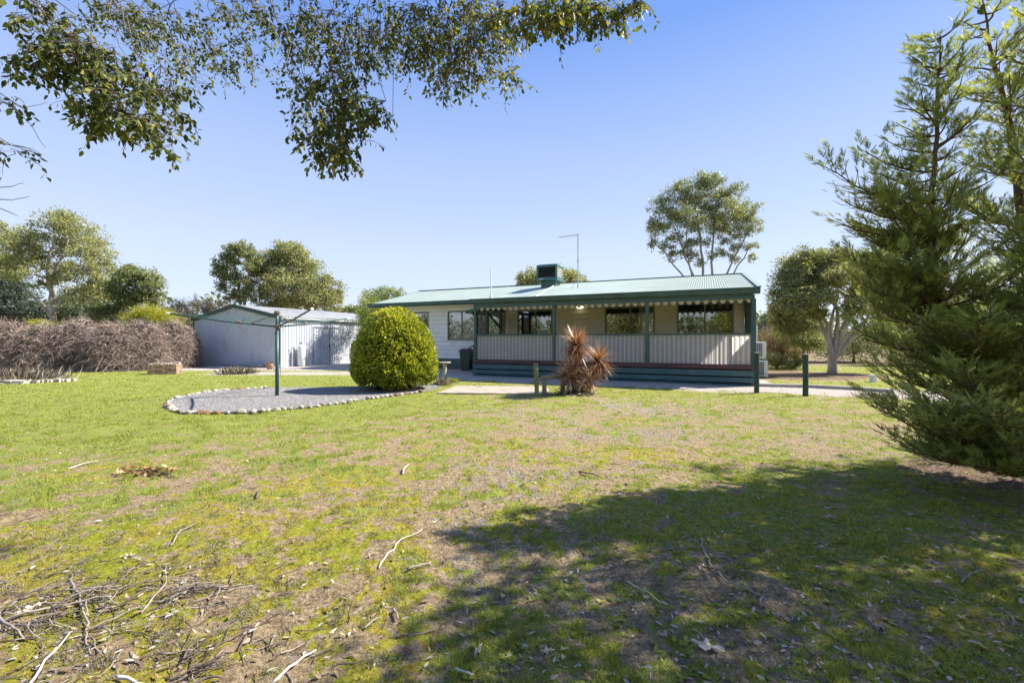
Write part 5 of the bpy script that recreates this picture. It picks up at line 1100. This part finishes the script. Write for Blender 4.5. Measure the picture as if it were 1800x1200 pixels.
# ---------------------------------------------------------------- big conifer at the right
def conifer():
    rs = np.random.RandomState(21); random.seed(21); b0 = PX(1795, H0, 4.36); b0.z = 0
    root = thing('conifer', 'tall dark green conifer with feathery drooping sprays filling the right edge', 'tree', b0)
    off = b0; mb = MB(); SP = []; SD = []; SL_ = []
    def q(px, py, D): return PX(px, py, D * .89) - off
    def leader(pts, r0, r1):
        f = []
        for a, b in zip(pts[:-1], pts[1:]): f += wob(a, b, 5, .02)[:-1]
        f.append(pts[-1]); mb.tube(f, taper(len(f), r0, r1), 8); return f
    L1 = leader([q(1800, 810, 4.9), q(1760, 650, 4.9), q(1700, 600, 4.85), q(1650, 530, 4.8), q(1638, 440, 4.8), q(1643, 300, 4.8), q(1648, 150, 4.8), q(1653, 62, 4.8)], .065, .006)
    L2 = leader([q(1800, 810, 4.9), q(1810, 600, 5.2), q(1800, 400, 5.3), q(1770, 200, 5.3), q(1742, 90, 5.3), q(1730, 8, 5.3)], .07, .006)
    L3 = leader([q(1800, 810, 4.9), Vector((.9, .1, 1.6)), Vector((1.3, .3, 3.8)), Vector((1.35, .3, 5.2))], .09, .006)
    L4 = leader([q(1800, 810, 4.9), q(1830, 640, 4.5), q(1880, 350, 4.4), q(1860, 120, 4.4), q(1850, 20, 4.4)], .07, .006)
    L5 = leader([q(1800, 810, 4.9), Vector((.6, -.3, 1.2)), Vector((1.0, -.5, 3.0)), Vector((1.1, -.4, 4.9))], .07, .006)
    def branch(a, b, r, dens=1.0):
        L = (b - a).length
        if L < .08: return
        ax = wob(a, b, 7, .025, -.10); mb.tube(ax, taper(8, r, .003), 5, cap=False)
        ns = max(6, int(L / .035 * dens))
        for i in range(ns):
            f = .10 + .90 * (i + rs.uniform()) / ns; k = min(6, int(f * 7)); p = ax[k].lerp(ax[k + 1], f * 7 - k); d = (ax[k + 1] - ax[k]).normalized()
            s_ = d.cross(Vector((0, 0, 1))); s_ = s_.normalized() if s_.length > .05 else Vector((1, 0, 0)); sg = 1 if i % 2 else -1
            l2 = (.46 * (1 - f) + .12) * min(1.1, L * .8) * rs.uniform(.6, 1.25)
            dd = (d * .75 + s_ * sg * rs.uniform(.35, .9) + Vector((0, 0, rs.uniform(0, .75)))).normalized(); e = p + dd * l2
            if l2 > .16: mb.tube([p, p.lerp(e, .5) - Vector((0, 0, .02)), e], [.004, .003, .0015], 3, cap=False)
            m_ = max(1, int(l2 / .036))
            for j in range(m_):
                g = (j + .5) / m_; pp_ = p.lerp(e, g); s2 = dd.cross(Vector((rs.normal(), rs.normal(), rs.normal() + 1.2))).normalized()
                SP.append(tuple(pp_)); SD.append(tuple((dd * .9 + s2 * (.7 if j % 2 else -.7) + Vector((0, 0, rs.uniform(0, .5)))).normalized())); SL_.append(rs.uniform(.07, .13) * (1.15 - .3 * f))
            SP.append(tuple(e)); SD.append(tuple(dd)); SL_.append(rs.uniform(.10, .17))
    def attach(L, b, up=.35):
        c = [v for v in L if v.z < b.z - up * (Vector((v.x - b.x, v.y - b.y, 0))).length * .5] or L[:2]
        return min(c, key=lambda v: (v - b).length)
    tips = [(1443, 290, 4.6), (1452, 382, 4.9), (1466, 440, 5.0), (1470, 345, 4.7), (1512, 262, 4.7), (1548, 238, 4.8), (1500, 330, 4.8), (1500, 480, 4.6), (1530, 420, 4.9), (1588, 180, 4.8), (1575, 215, 4.9), (1600, 140, 4.8), (1612, 110, 4.8),
            (1530, 530, 4.7), (1498, 575, 4.8), (1560, 600, 4.5), (1525, 690, 4.5), (1540, 640, 4.8), (1500, 525, 5.1), (1600, 740, 4.2), (1555, 765, 4.5), (1535, 712, 4.9), (1590, 790, 4.4), (1640, 800, 4.1), (1690, 815, 4.0), (1620, 690, 4.0), (1740, 825, 3.9), (1790, 780, 3.7), (1660, 740, 3.9),
            (1700, 700, 3.7), (1760, 720, 3.5), (1600, 350, 4.4), (1570, 450, 4.3), (1620, 560, 4.2), (1690, 640, 3.9), (1580, 300, 5.2), (1700, 470, 4.0), (1690, 300, 4.2), (1690, 110, 4.8), (1670, 200, 4.5), (1720, 560, 3.8), (1610, 250, 5.0), (1640, 380, 4.3), (1560, 380, 5.1)]
    for t_ in tips:
        b = q(*t_); b.z = max(b.z, .12); a = attach(L1, b); branch(a, b, .016 if (a - b).length > .8 else .01)
    def auto(L, n, rmax, z0, z1, rs_, a0=0, a1=6.283, dens=.8):
        for i in range(n):
            f = (i + rs_.uniform()) / n; z_ = z0 + (z1 - z0) * f; k = min(range(len(L) - 1), key=lambda k_: abs((L[k_].z + L[k_ + 1].z) / 2 - z_)); p = L[k].lerp(L[k + 1], rs_.uniform())
            a = rs_.uniform(a0, a1); r_ = rmax * (1.02 - .82 * f) * rs_.uniform(.65, 1.1)
            e = p + Vector((math.cos(a) * r_, math.sin(a) * r_, r_ * rs_.uniform(.35, .9))); e.z = max(e.z, .15); branch(p, e, .012, dens)
    auto(L1, 84, 1.0, .5, L1[-1].z, rs)
    auto(L2, 110, 1.25, .5, L2[-1].z, rs); auto(L4, 46, 1.15, .5, L4[-1].z, rs, dens=.7); auto(L5, 5, 1.2, .6, 2.5, rs, dens=.5); auto(L3, 5, 1.35, .5, 3, rs, dens=.5)
    mb.build('trunk', M['redbark'], root, smooth=True)
    SP = np.array(SP); SD = unit(np.array(SD)); SLn = np.array(SL_)
    e1 = np.array([-.269, .963, 0]); e2 = np.cross(np.array(sd), e1); gu, gv = SP @ e1, SP @ e2      # gaps cut along the sun's direction to shape the dappled shade
    kp = (fbm(gu * 3.6 + 4, gv * 3.6, 410, 2) < .58) | (rs.uniform(0, 1, len(SP)) < .25); SP, SD, SLn = SP[kp], SD[kp], SLn[kp]; n = len(SP); print('sprays', n)
    nrm = unit(np.cross(SD, rdir(n, rs)) * .6 + np.array([0, 0, 1.0]) + rdir(n, rs) * .3); S = unit(np.cross(SD, nrm))
    P = []; Dd = []; Ln = []; Nn = []; rv = rs.uniform(0, 1, n) * .6 + .4 * vnoise(SP[:, 0] * 2.2 + 9, SP[:, 2] * 2.2 + SP[:, 1], 3); Rn = []
    K = 7
    for j in range(K):
        f = .08 + .8 * j / K
        for sg in (1, -1):
            P.append(SP + SD * (SLn * f)[:, None]); Dd.append(SD * .85 + S * sg * .62 + rs.normal(0, .12, (n, 3))); Ln.append(SLn * (.42 * (1 - f * .75))); Nn.append(nrm); Rn.append(np.clip(rv + .12 * f, 0, 1))
    P.append(SP); Dd.append(SD); Ln.append(SLn); Nn.append(nrm); Rn.append(rv)
    Ln = np.concatenate(Ln); leaves('crown', np.concatenate(P), np.concatenate(Dd), Ln, np.clip(Ln * .21, .0045, .0095), LM['conifer'], root, 'diamond', np.concatenate(Rn), np.concatenate(Nn))
conifer()
# ---------------------------------------------------------------- overhead gum whose branches hang into view
def near_gum():
    rs = np.random.RandomState(33); random.seed(33); b0 = Vector((5.6, -.9, 0))
    root = thing('overhanging_gum', 'near gum tree whose leafy branches hang into the top of the view', 'tree', b0)
    mb = MB(); off = b0; P = []; Dr = []; Lf = []; Rv = []
    tr = [Vector((0, 0, -.1)), Vector((-.05, .1, 1.5)), Vector((-.3, .4, 3.0)), Vector((-.8, .8, 4.4))]; f = []
    for a, b in zip(tr[:-1], tr[1:]): f += wob(a, b, 4, .03)[:-1]
    f.append(tr[-1]); mb.tube(f, taper(len(f), .24, .15), 12); top = tr[-1]
    def limb(pts, r0, r1):
        g = []
        for a, b in zip(pts[:-1], pts[1:]): g += wob(a, b, 4, .03)[:-1]
        g.append(pts[-1]); mb.tube(g, taper(len(g), r0, r1), 8); return g
    w_ = lambda px, py, D: PX(px, py, D) - off
    la = limb([top, Vector((-2.6, 3.2, 5.5)), w_(900, -90, 5.0), w_(560, -110, 4.8), w_(250, -80, 4.3), w_(40, -40, 4.0)], .12, .03)
    lb = limb([top, Vector((-1.6, 2.2, 5.6)), Vector((-2.8, 5.5, 6.2)), w_(1000, -80, 5.4)], .09, .03)
    lc = limb([top, Vector((-4.5, 2.2, 5.3)), w_(60, -330, 3.4), w_(-260, -60, 3.6), w_(-200, 120, 3.6)], .10, .02)
    ld_ = limb([top, Vector((.8, 2.0, 5.4)), Vector((2.6, 3.2, 6.0)), Vector((4.2, 4.2, 6.3))], .11, .03)
    le = limb([top, Vector((1.4, 1.0, 5.2)), Vector((2.9, 1.6, 5.6)), Vector((4.6, 2.0, 5.8))], .10, .03)
    lf = limb([top, Vector((-.2, 2.4, 5.4)), Vector((1.4, 4.2, 6.0)), Vector((1.8, 5.2, 6.4))], .10, .03)
    lims = la + lb + lc; vis = []
    def twig(a, length, dirn, nl, lsz):
        """drooping leafy twig from a"""
        p = Vector(a); d = Vector(dirn).normalized(); pts = [p.copy()]; st = length / 5
        for i in range(5):
            d = (d + Vector((rs.normal() * .22, rs.normal() * .22, -.30 + rs.normal() * .12))).normalized(); p = p + d * st; pts.append(p.copy())
        mb.tube(pts, taper(6, .0032, .0012), 3, mi=1, cap=False)
        for i in range(nl):
            g = (.15 + .85 * (i + rs.uniform()) / nl) * 5; k = min(4, int(g)); c = pts[k].lerp(pts[k + 1], g - k); dd = (pts[k + 1] - pts[k]).normalized()
            ld2 = Vector((rs.normal(), rs.normal(), rs.normal() * .5 - 1.0)).normalized() * .9 + dd * .3; c2 = c + ld2.normalized() * .018
            P.append(tuple(c2)); Dr.append(tuple(ld2)); Lf.append(lsz * rs.uniform(.65, 1.25))
    # visible hanging foliage: (px, py, rx, ry, D, twigs, branch start)
    blobs = [(55, 5, 30, 10, 4.0, 8), (48, 45, 22, 26, 3.7, 8), (110, 65, 50, 45, 3.9, 26), (35, 112, 26, 18, 3.6, 9), (95, 105, 45, 28, 3.7, 22), (150, 110, 50, 40, 3.8, 34), (200, 130, 55, 40, 3.9, 34), (170, 180, 40, 34, 3.8, 22), (215, 205, 55, 32, 3.8, 30), (270, 190, 36, 34, 3.9, 22), (280, 240, 26, 28, 3.8, 13), (180, 215, 34, 24, 3.8, 14), (300, 155, 40, 28, 4.2, 18), (330, 130, 30, 30, 4.6, 14),
             (225, 35, 55, 40, 5.4, 40), (270, 70, 55, 45, 5.4, 50), (180, 20, 50, 25, 5.2, 22), (330, 60, 35, 40, 5.2, 18), (385, 110, 26, 32, 5.0, 18), (425, 105, 28, 30, 5.2, 18), (430, 40, 50, 36, 5.0, 28), (350, 45, 24, 22, 5, 10), (400, 15, 60, 16, 5.2, 18),
             (520, 40, 45, 40, 4.7, 30), (510, 110, 28, 45, 4.6, 24), (535, 165, 25, 30, 4.6, 18), (575, 50, 50, 45, 4.8, 34), (590, 110, 42, 45, 4.6, 28), (600, 165, 34, 32, 4.3, 24), (600, 215, 42, 34, 4.2, 34), (575, 250, 34, 30, 4.1, 24), (595, 280, 22, 22, 4.1, 13), (640, 195, 26, 22, 4.4, 12), (675, 200, 20, 18, 4.5, 6), (640, 80, 42, 42, 4.8, 28), (680, 60, 46, 44, 4.9, 36), (670, 110, 28, 18, 4.9, 10),
             (740, 60, 44, 44, 4.7, 42), (735, 100, 24, 26, 4.7, 14), (790, 60, 50, 50, 4.6, 52), (845, 55, 45, 45, 4.7, 46), (795, 120, 28, 36, 4.6, 26), (790, 150, 20, 22, 4.6, 10), (840, 115, 34, 32, 4.6, 24), (880, 60, 22, 34, 4.6, 16), (890, 140, 22, 22, 4.6, 9), (850, 15, 40, 18, 4.8, 14),
             (925, 20, 30, 20, 4.9, 14), (955, 35, 34, 28, 4.9, 20), (1000, 20, 40, 26, 5.0, 22), (1040, 20, 26, 18, 5.1, 10), (1075, 25, 30, 20, 5.2, 15), (1115, 10, 22, 14, 5.2, 9),
             (5, 185, 14, 20, 3.6, 5), (10, 260, 16, 14, 3.6, 5)]
    for px, py, rx, ry, D, nt_ in blobs:
        D -= 1.15 if px > 900 else 0
        c = w_(px, py, D); sx, sz = rx / F * D, ry / F * D
        hi = c + Vector((rs.normal() * .1, rs.normal() * .15, sz * .7)); a = min(lims, key=lambda v: (v - hi).length + max(0, hi.z - v.z) * 3)
        br_ = wob(a, hi, 6, .07, .05, random); mb.tube(br_, taper(7, .006, .003), 5, mi=1, cap=False)
        for i in range(int(nt_ * (1.6 if px < 560 else 2.1))):
            s_ = c + Vector((rs.uniform(-.95, .95) * sx, rs.uniform(-.5, .5) * (sx + sz) * .9, rs.uniform(-.6, 1.0) * sz)); far = hi
            if i % 3 == 0: mb.tube(wob(far, s_, 3, .09, .02, random), [.003, .0025, .002, .0016], 3, mi=1, cap=False)
            twig(s_, rs.uniform(.10, .24) * (1 + sz), (rs.normal(), rs.normal(), .1), int(rs.randint(5, 11)), .048 if D > 4.4 else .058)
    for a in ([(-20, 150, 3.5), (40, 190, 3.5), (84, 180, 3.5)], [(-20, 165, 3.5), (30, 195, 3.5), (55, 220, 3.55), (80, 260, 3.6)], [(-20, 330, 3.5), (20, 328, 3.5), (42, 322, 3.5)], [(-20, 350, 3.5), (20, 352, 3.5), (52, 345, 3.5)], [(-20, 360, 3.5), (14, 372, 3.5), (32, 380, 3.5)], [(-10, 245, 3.5), (15, 255, 3.5), (33, 258, 3.5)]):
        p = [w_(*v) for v in a]; p = [p[0] + Vector((-.3, 0, .35))] + p; g = []
        for u_, v_ in zip(p[:-1], p[1:]): g += wob(u_, v_, 3, .05)[:-1]
        g.append(p[-1]); mb.tube(g, taper(len(g), .006, .0016), 4, mi=1, cap=False)
    nvis = len(P)
    # the main canopy, right of and above the view, that shades the lawn
    shade = []
    k_ = 1 / math.tan(SUN_EL); hx, hy = .963 * k_, .269 * k_
    for gx, gy, h, r_, nt_ in [(-.35, 1.75, 4.8, .45, 60), (-.1, 2.35, 5.0, .35, 34), (1.2, 2.9, 5.6, .6, 34), (2.2, 2.9, 5.6, .8, 34), (.6, 2.7, 5.2, .6, 70), (1.4, 2.4, 5.2, .75, 130), (2.4, 2.4, 5.4, .8, 130), (0.1, 2.05, 5.0, .5, 75), (.7, 1.8, 5.0, .6, 110), (1.4, 1.6, 5.0, .7, 120), (2.0, 2.0, 5.2, .7, 110), (2.9, 1.9, 5.3, .7, 90), (3.4, 2.8, 5.6, .9, 70), (-.3, 1.5, 4.6, .4, 40), (2.2, 1.6, 5.2, .8, 70), (1.8, 2.9, 5.4, .6, 50), (2.9, 4.75, 6.4, .35, 24), (4.2, 5.0, 6.8, .45, 26), (2.2, 4.65, 6.2, .3, 18)]:
        c = Vector((gx + hx * h, gy + hy * h, h)) - off; a = min(ld_ + le + lf, key=lambda v: (v - c).length); mb.tube(wob(a, c, 5, .06), taper(6, .03, .01), 6)
        for i in range(nt_):
            s_ = c + Vector((rs.normal() * r_ * .5, rs.normal() * r_ * .5, rs.normal() * r_ * .5))
            if i % 4 == 0: mb.tube(wob(c, s_, 3, .08), [.008, .006, .004, .002], 3, cap=False)
            twig(s_, .35, (rs.normal(), rs.normal(), .1), 7, .085)
    mb.build('trunk', [M['gumbark'], M['twigbark']], root, smooth=True)
    P_ = np.array(P); D_ = np.array(Dr); L_ = np.array(Lf); print('near leaves', len(P_), 'visible', nvis)
    r = np.clip(rs.beta(1.3, 2.2, len(P_)) + .12 * (P_[:, 0] + off.x > -1.0), 0, 1)
    leaves('crown', P_, D_, L_, L_ * rs.uniform(.42, .62, len(P_)), LM['near'], root, 'ovate', r)
near_gum()

# ---------------------------------------------------------------- far woodland all round, and gums standing behind the camera (seen in the windows)
def woodland():
    rs = np.random.RandomState(91); P = []; n_t = 420
    for i in range(n_t):
        a = rs.uniform(0, 2 * math.pi); r_ = rs.uniform(85, 170); h = rs.uniform(5, 10); wdt = rs.uniform(3, 6); c = np.array([math.sin(a) * r_, math.cos(a) * r_, h * .5])
        q = rdir(260, rs) * [wdt, wdt, h * .52] * rs.uniform(.5, 1.0, (260, 1)) + c; q[:, 2] = np.maximum(q[:, 2], .2); P.append(q)
    P = np.concatenate(P); L = rs.uniform(.7, 1.6, len(P)); tag(leaves('distant_woodland', P, rdir(len(P), rs), L, L * .6, LM['gum_grey'], None, 'diamond'), 'distant belt of scrubby trees round the property', 'woodland', kind='stuff')
woodland()
def back_tree(x, y, h, wdt, lab, seed, lm='gum_olive'):
    rs = np.random.RandomState(seed); random.seed(seed); root = thing('garden_gum', lab, 'tree', (x, y, 0)); mb = MB(); B = []
    mb.tube([(0, 0, -.1), (.2, .1, h * .3), (.1, 0, h * .6), (0, 0, h * .8)], [.25, .2, .14, .06], 8)
    for i in range(9):
        c = np.array([rs.uniform(-.6, .6) * wdt, rs.uniform(-.5, .5) * wdt, h * rs.uniform(.3, .9)]); B.append((c, np.array([1, 1, .8]) * wdt * rs.uniform(.3, .5))); mb.tube(wob((.1, 0, h * .35), Vector(c), 4, .05), taper(5, .08, .02), 5)
    mb.build('trunk', M['gumbark'], root, smooth=True); P, O, C = crown_pts(B, 9000, .5, rs, 14); L = .3 * rs.uniform(.6, 1.3, len(P)); leaves('crown', P, O + rdir(len(P), rs), L, L * .4, LM[lm], root)
back_tree(-14, -14, 9, 5, 'broad gum standing behind the photographer to the left', 1)
back_tree(-3, -17, 8, 5, 'gum standing directly behind the photographer', 2, 'bright')
back_tree(9, -13, 9, 5, 'gum standing behind the photographer to the right', 3)
back_tree(20, -9, 9, 5, 'gum standing far right of the photographer', 4, 'bright')
back_tree(29, 2, 8, 4.5, 'gum standing beyond the conifer out of view', 5)

# ---------------------------------------------------------------- grass, dead grass, litter
def scatter(n, ymin, ymax, rs, p=1.35):
    """ground points inside a wide view wedge, denser near the camera"""
    u = rs.uniform(0, 1, n); a = 1 - p if p != 1 else 1e-6; D = (ymin ** a + u * (ymax ** a - ymin ** a)) ** (1 / a)
    x = rs.uniform(-1.30, 1.30, n) * D; return x, D
rs = np.random.RandomState(77)
x, y = scatter(760000, 1.55, 23, rs, 1.3)
g, mo, de, gr, li = zones(x, y); t, s = house_ts(x, y)
inb = inpoly(x, y, BED); wd_ = fbm(x * 2.2, y * 2.2, 300, 3)
free = (~inb | (wd_ + rs.uniform(-.12, .12, len(x)) > .62)) & ~((t > -.4) & (t < 17) & (s > -.15) & (s < 10.5)) & ~inpoly(x, y, [GP(768, 692), GP(803, 679), GP(962, 681), GP(968, 694)]) & ~inpoly(x, y, [SL(-7.1, -.1), SL(2.1, -.1), SL(2.1, 9), SL(-7.1, 9)])
tuft = sstep(.42, .66, fbm(x * 7, y * 7, 101, 3))
keep = free & (rs.uniform(0, 1, len(x)) < (g ** 1.3 * (.05 + 1.1 * tuft ** 1.6) + .006) * (1 - gr) * (1 - .6 * li))
def blades(name, x, y, hgt, wid, lm, label, cat, flat=0.0, clump_=None):
    n = len(x); z_ = gh(x, y); d = rs.normal(0, 1, (n, 3)) * [.55, .55, .1] + [0, 0, 1.0 - flat]; P = np.stack([x, y, z_ - .003], -1)
    if flat: P[:, 2] += rs.uniform(0, .008, n)
    r = np.clip(rs.uniform(0, .7, n) + .5 * (fbm(x * 1.6, y * 1.6, 55, 3) - .3), 0, 1)
    V, Fc, k = leaf_arrays(P, d, hgt, wid, 'tri'); V[:, 2] = np.maximum(V[:, 2], np.repeat(z_, 3) - .003)
    return tag(link(name, arr_mesh(name, V, Fc, r), LM[lm]), label, cat, kind='stuff')
xk, yk = x[keep], y[keep]; D = yk; print('blades', len(xk))
blades('grass', xk, yk, rs.uniform(.008, .028, len(xk)) * (1 + .05 * D) * (.7 + 1.1 * tuft[keep]), (.0016 + .0009 * D) * rs.uniform(.7, 1.3, len(xk)), 'grass', 'short patchy green grass of the lawn', 'grass')
x, y = scatter(640000, 1.55, 20, rs, 1.45); g, mo, de, gr, li = zones(x, y)
free2 = ~inpoly(x, y, BED) & ~inpoly(x, y, [HL(-17, -.2, 0), HL(.4, -.2, 0), HL(.4, 10, 0), HL(-17, 10, 0)])
tf = sstep(.45, .7, fbm(x * 9 + 3, y * 9, 202, 3))
keep = free2 & (rs.uniform(0, 1, len(x)) < (.012 + .85 * de ** 1.3 * (.05 + 1.35 * tf)) * (1 - .9 * gr) * (1 - .55 * g))
xk, yk = x[keep], y[keep]; print('straw', len(xk))
blades('dead_grass', xk, yk, rs.uniform(.012, .034, len(xk)) * (1 + .05 * yk), (.0013 + .0007 * yk) * rs.uniform(.7, 1.3, len(xk)), 'straw', 'grey dead grass matted over the bare patches', 'dead grass', flat=.55)
# dead leaves and bark flakes
x, y = scatter(22000, 1.6, 16, rs, 1.5); g, mo, de, gr, li = zones(x, y)
pl = .11 + .5 * li + .45 * np.exp(-((x + 2.2) / .9) ** 2 - ((y - 2.2) / .5) ** 2) + .12 * (x > 0) * (y < 4.5)
keep = (rs.uniform(0, 1, len(x)) < pl) & ~inpoly(x, y, BED) & ~inpoly(x, y, [HL(-17, -.2, 0), HL(.4, -.2, 0), HL(.4, 10, 0), HL(-17, 10, 0)]); xk, yk = x[keep], y[keep]; n = len(xk); print('litter', n)
P = np.stack([xk, yk, gh(xk, yk) + rs.uniform(.003, .014, n)], -1); d = rs.normal(0, 1, (n, 3)) * [1, 1, .18]; L = rs.uniform(.012, .045, n) * (1 + .03 * yk)
V, Fc, k = leaf_arrays(P, d, L, L * rs.uniform(.2, .45, n), 'ovate', unit(rs.normal(0, .35, (n, 3)) + [0, 0, 1]))
tag(link('leaf_litter', arr_mesh('leaf_litter', V, Fc, np.repeat(rs.uniform(0, 1, n), k)), LM['litter']), 'small dead leaves and bark flakes strewn over the lawn', 'leaf litter', kind='stuff')
# fine twigs
x, y = scatter(5200, 1.6, 14, rs, 1.5); g, mo, de, gr, li = zones(x, y)
pl = .06 + .4 * li + .5 * np.exp(-((x + 2.0) / 1.1) ** 2 - ((y - 2.2) / .55) ** 2); keep = (rs.uniform(0, 1, len(x)) < pl) & ~inpoly(x, y, BED); xk, yk = x[keep], y[keep]; mb = MB()
for a, b in zip(xk, yk):
    if -.3 < house_ts(a, b)[0] < 17 and house_ts(a, b)[1] > -.3: continue
    L = rs.uniform(.04, .16) * (1 + .08 * b); an_ = rs.uniform(0, 6.28); q = wob((a, b, 0), (a + math.cos(an_) * L, b + math.sin(an_) * L, 0), 2, .12); q = [Vector((v.x, v.y, gh1(v.x, v.y) + .005 + rs.uniform(0, .006))) for v in q]
    r_ = rs.uniform(.0012, .003) * (1 + .06 * b); mb.tube(q, [r_, r_, r_ * .6], 4, mi=int(rs.choice([0, 1, 1, 1])), cap=False)
tag(mb.build('twig_litter', [M['stick'], M['stickdk'], M['stickpale']]), 'thin broken twigs strewn over the lawn', 'twigs', kind='stuff')
# broad leaved weeds in the shaded lawn
x, y = scatter(2600, 1.6, 5.5, rs, 1.3); k = (x > -.2) & (rs.uniform(0, 1, len(x)) < .45); x, y = x[k], y[k]; m_ = 7; n = len(x) * m_
an_ = rs.uniform(0, 6.28, n); P = np.stack([np.repeat(x, m_), np.repeat(y, m_), np.repeat(gh(x, y), m_) + .004], -1); d = np.stack([np.cos(an_), np.sin(an_), rs.uniform(.1, .5, n)], -1); L = rs.uniform(.014, .034, n)
V, Fc, k = leaf_arrays(P, d, L, L * .5, 'ovate', np.array([[0, 0, 1.0]]) + rs.normal(0, .2, (n, 3)))
tag(link('lawn_weeds', arr_mesh('lawn_weeds', V, Fc, np.repeat(rs.uniform(.2, .7, n), k)), LM['grass']), 'low broad leaved weeds in the shaded lawn', 'weeds', kind='stuff')
